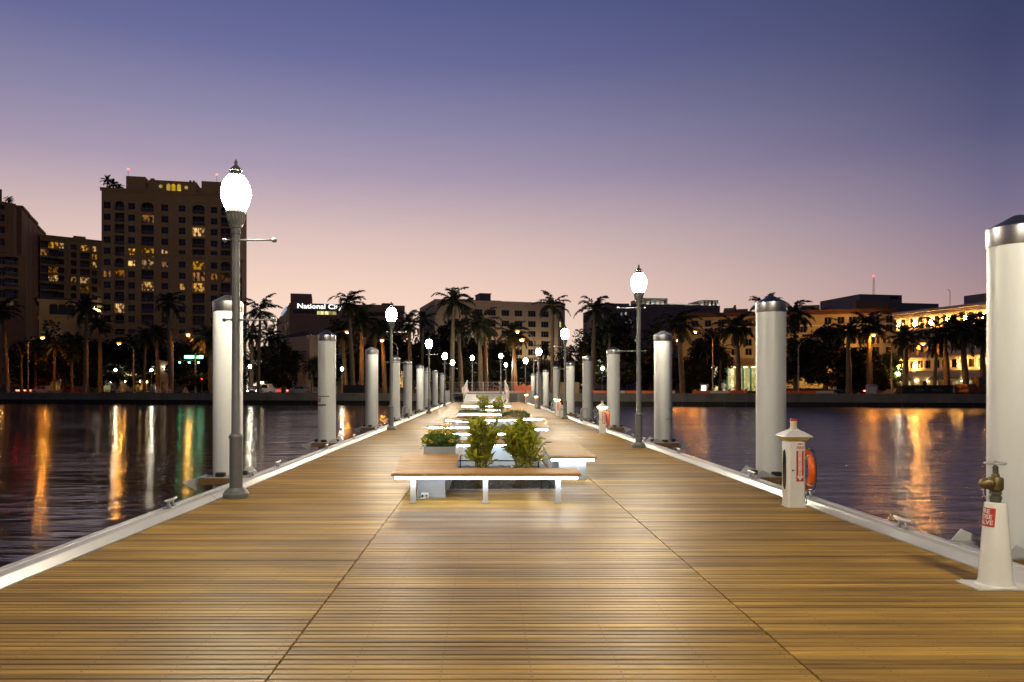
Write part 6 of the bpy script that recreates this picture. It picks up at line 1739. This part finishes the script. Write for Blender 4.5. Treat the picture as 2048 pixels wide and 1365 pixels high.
Gt.block('wing_roof', Gt.u(1807.5), Gt.u(1884), 1, 15, Gt.z(1750,612)+.003, Gt.z(1840,606), M['greywall'])
zz = Gt.z(1760,589); mb = MB()
for dx, dy in ((-.25,2.0),(.25,2.0),(0,2.4)): mb.tube([(Gt.u(1760)+dx,dy,zz),(Gt.u(1760)+dx*.6,2+(dy-2)*.6,zz+4.3)], .035, 5)
for k in range(9): mb.tube([(Gt.u(1760)-.24+.01*k,2,zz+.4*k+.2),(Gt.u(1760)+.24-.01*k,2,zz+.4*k+.6)], .02, 4)
mb.build('antenna_mast', M['steelpole'], Gt.t)
mb = MB(); mb.lathe([(.03,0),(.24,.1),(.26,.35),(.05,.5)],10, XM(Gt.u(1760),2.1,zz+4.35)); mb.build('beacon', emat('mast_beacon',(1,.06,.04),5.0), Gt.t)
# ---- floodlit building, its front running towards us on the right
Fl = Bld('floodlit_building', 'cream building with golden wall lamps and arched top windows, rightmost on the shore', 'building', 1793, 122, 2070, 100, 16, M['whitewall'])
def frow(v, pxs, w, h, lit={}, **k):
    for i, p in enumerate(pxs):
        u_ = Fl.u(p); Fl.win(u_-w/2,u_+w/2,v-h/2,v+h/2, kind=lit.get(i,'dark'), **k)
cols = (1806,1823,1840,1855,1873,1888,1907,1923,1942,1960,1980,2000,2020,2040,2056)
frow(11.75, cols, 1.0, 1.75, {}, arch=True, mull=(1,2)); frow(9.75, cols, 1.0, 1.25, {}, mull=(2,1)); frow(7.65, cols, 1.05, 1.35, {}, mull=(2,1)); frow(4.95, cols, 1.0, 1.3, {7:'cool',8:'dim',9:'cool'}, mull=(2,1))
frow(1.35, (1815,1847,1868,1890,1912,1936,1962,1990,2020,2045), 1.3, 1.9, {0:'office',2:'office',3:'warm',4:'office',5:'cool',7:'office'}, deep=.6, mull=(2,1), name='shop_window')
HF = Fl.z(1800,626); Fl.build(HF)
cornice(Fl, HF+.05, h=.4, p=.6); cornice(Fl, HF-.75, h=.18, p=.25, name='ledge_band'); cornice(Fl, 10.75, h=.16, p=.25, name='ledge_band'); cornice(Fl, 6.45, h=.25, p=.35, name='ledge_band'); cornice(Fl, 3.9, h=.16, p=.22, name='ledge_band')
M['sconce'] = emat('golden_sconce', (1.0,.45,.09), 420.0)
def sconce(px, v):
    u_ = Fl.u(px); mb = MB(); mb.lathe([(.03,-.1),(.12,.0),(.16,.25),(.12,.55),(.05,.75)], 10, XM(u_,-.22,v)); mb.build('wall_sconce', M['sconce'], Fl.t)
for px in (1798,1831,1863,1896,1932,1969,2005): sconce(px, 11.4)
for px in (1798,1831,1928,1968,2010): sconce(px, 4.5)
M['shoplamp'] = emat('shop_lamp', (1.0,.62,.24), 36.0)
for px in (1799,1834,1857,1926,1968,2003):
    u_ = Fl.u(px); mb = MB(); mb.lathe([(.04,-.1),(.11,0),(.11,.16),(.04,.26)], 10, XM(u_,-.25,2.25)); mb.build('shop_lamp', M['shoplamp'], Fl.t)
am = mat('dark_green_awning', (.015,.025,.02), .8, 0, .1, 2)
for px in (1815,1868,1890,1912,1936,1962):
    u_ = Fl.u(px); mb = MB(); mb.prism([(-.9,2.28),(-.003,2.45),(-.003,2.75)], 'x', u_-.75, u_+.75); mb.build('awning', am, Fl.t)
Fl.block('roof_block', Fl.u(1903), Fl.u(1990), 2.5, 12, HF+.003, Fl.z(1935,587), M['greywall'])
mb = MB(); mb.tube([(0,0,0),(0,0,2.2),(-.1,0,2.6),(-.4,0,2.75)], .04, 6); mb.build('roof_pole', M['steelpole'], Fl.t, (Fl.u(1896),.4,HF+.05))
# gate house by the floodlit tree
Gh = Bld('gate_house', 'small yellow-lit gate house left of the floodlit building', 'building', 1766, 128, 1792, 127, 6, M['tan'])
Gh.win(Gh.u(1780)-.5, Gh.u(1780)+.5, .2, 2.2, 'dark', .3); Gh.build(3.4); cornice(Gh, 3.42, h=.25, p=.25)
mb = MB(); mb.lathe([(.04,-.1),(.12,0),(.12,.18),(.04,.28)], 10, XM(Gh.u(1770),-.25,2.3)); mb.build('wall_lamp', M['shoplamp'], Gh.t)
# low white arched garden lights left of the gate house
t = thing('lit_trunks', 'cluster of thin pale floodlit palm stems beside the gate house', 'palm stems', (*shore(1740,24), LAND))
mb = MB(); rnd = random.Random(3)
for k in range(11):
    a = rnd.uniform(-2.2,2.2); mb.tube([(a,rnd.uniform(-.5,.5),0),(a+rnd.uniform(-.2,.5),0,1.2),(a+rnd.uniform(-.3,.9),0,rnd.uniform(2.4,3.4))], [.09,.08,.06], 7)
mb.build('stem_cluster', M['palmtrunk'], t)
mb = MB()
for a in (-1.6,-.4,.8,1.9): mb.lathe([(.1,.02),(.12,.1),(.08,.2)], 8, XM(a,-1.2,0))
mb.build('ground_spotlight', emat('ground_spotlight', (.95,1.0,.75), 60.0), t)
# string-lit tree in the park
t = thing('light_string_tree', 'small tree wound with amber string lights behind the fourth pile', 'tree', (*shore(806,24), LAND))
mb = MB(); mb.tube([(0,0,0),(.05,0,2.0)], [.16,.12], 8)
for k in range(9): a = k*.7; mb.tube([(.05,0,1.6),(math.cos(a)*.8,math.sin(a)*.8,2.8),(math.cos(a)*1.2,math.sin(a)*1.2,4.0)], [.07,.05,.02], 5)
mb.build('trunk', M['bark'], t)
mb = MB(); rnd = random.Random(8); me = emat('amber_string_light', (1,.55,.18), 5.0)
for k in range(15):
    a = k*.42; q = 0
    while q < 1:
        r = .25+1.0*q; mb.lathe([(.01,-.03),(.035,0),(.01,.03)], 5, XM(math.cos(a)*r+rnd.uniform(-.05,.05), math.sin(a)*r, 1.3+2.6*q)); q += .06
o = mb.build('string_lights', me, t); o['kind'] = 'stuff'

# ================================================================ camera
cam = bpy.data.cameras.new('Camera'); co = bpy.data.objects.new('Camera', cam); COL.objects.link(co); sc.camera = co
co.location = (0,0,EYE); co.rotation_euler = (PI/2,0,0)
cam.sensor_width = 36; cam.sensor_fit = 'HORIZONTAL'; cam.lens = 36*F/2048
cam.shift_x = (1024-CX)/2048; cam.shift_y = (HY-682.5)/2048; cam.clip_end = 5000; cam.clip_start = .05
sc.view_settings.view_transform = 'Standard'; sc.view_settings.look = 'None'; sc.view_settings.exposure = 0; sc.view_settings.gamma = 1
try:
    sc.cycles.max_bounces = 6; sc.cycles.diffuse_bounces = 3; sc.cycles.glossy_bounces = 3; sc.cycles.transmission_bounces = 3
    sc.cycles.sample_clamp_indirect = 3.0; sc.cycles.use_light_tree = True; sc.cycles.use_denoising = True
    sc.cycles.caustics_reflective = False; sc.cycles.caustics_refractive = False
except Exception: pass
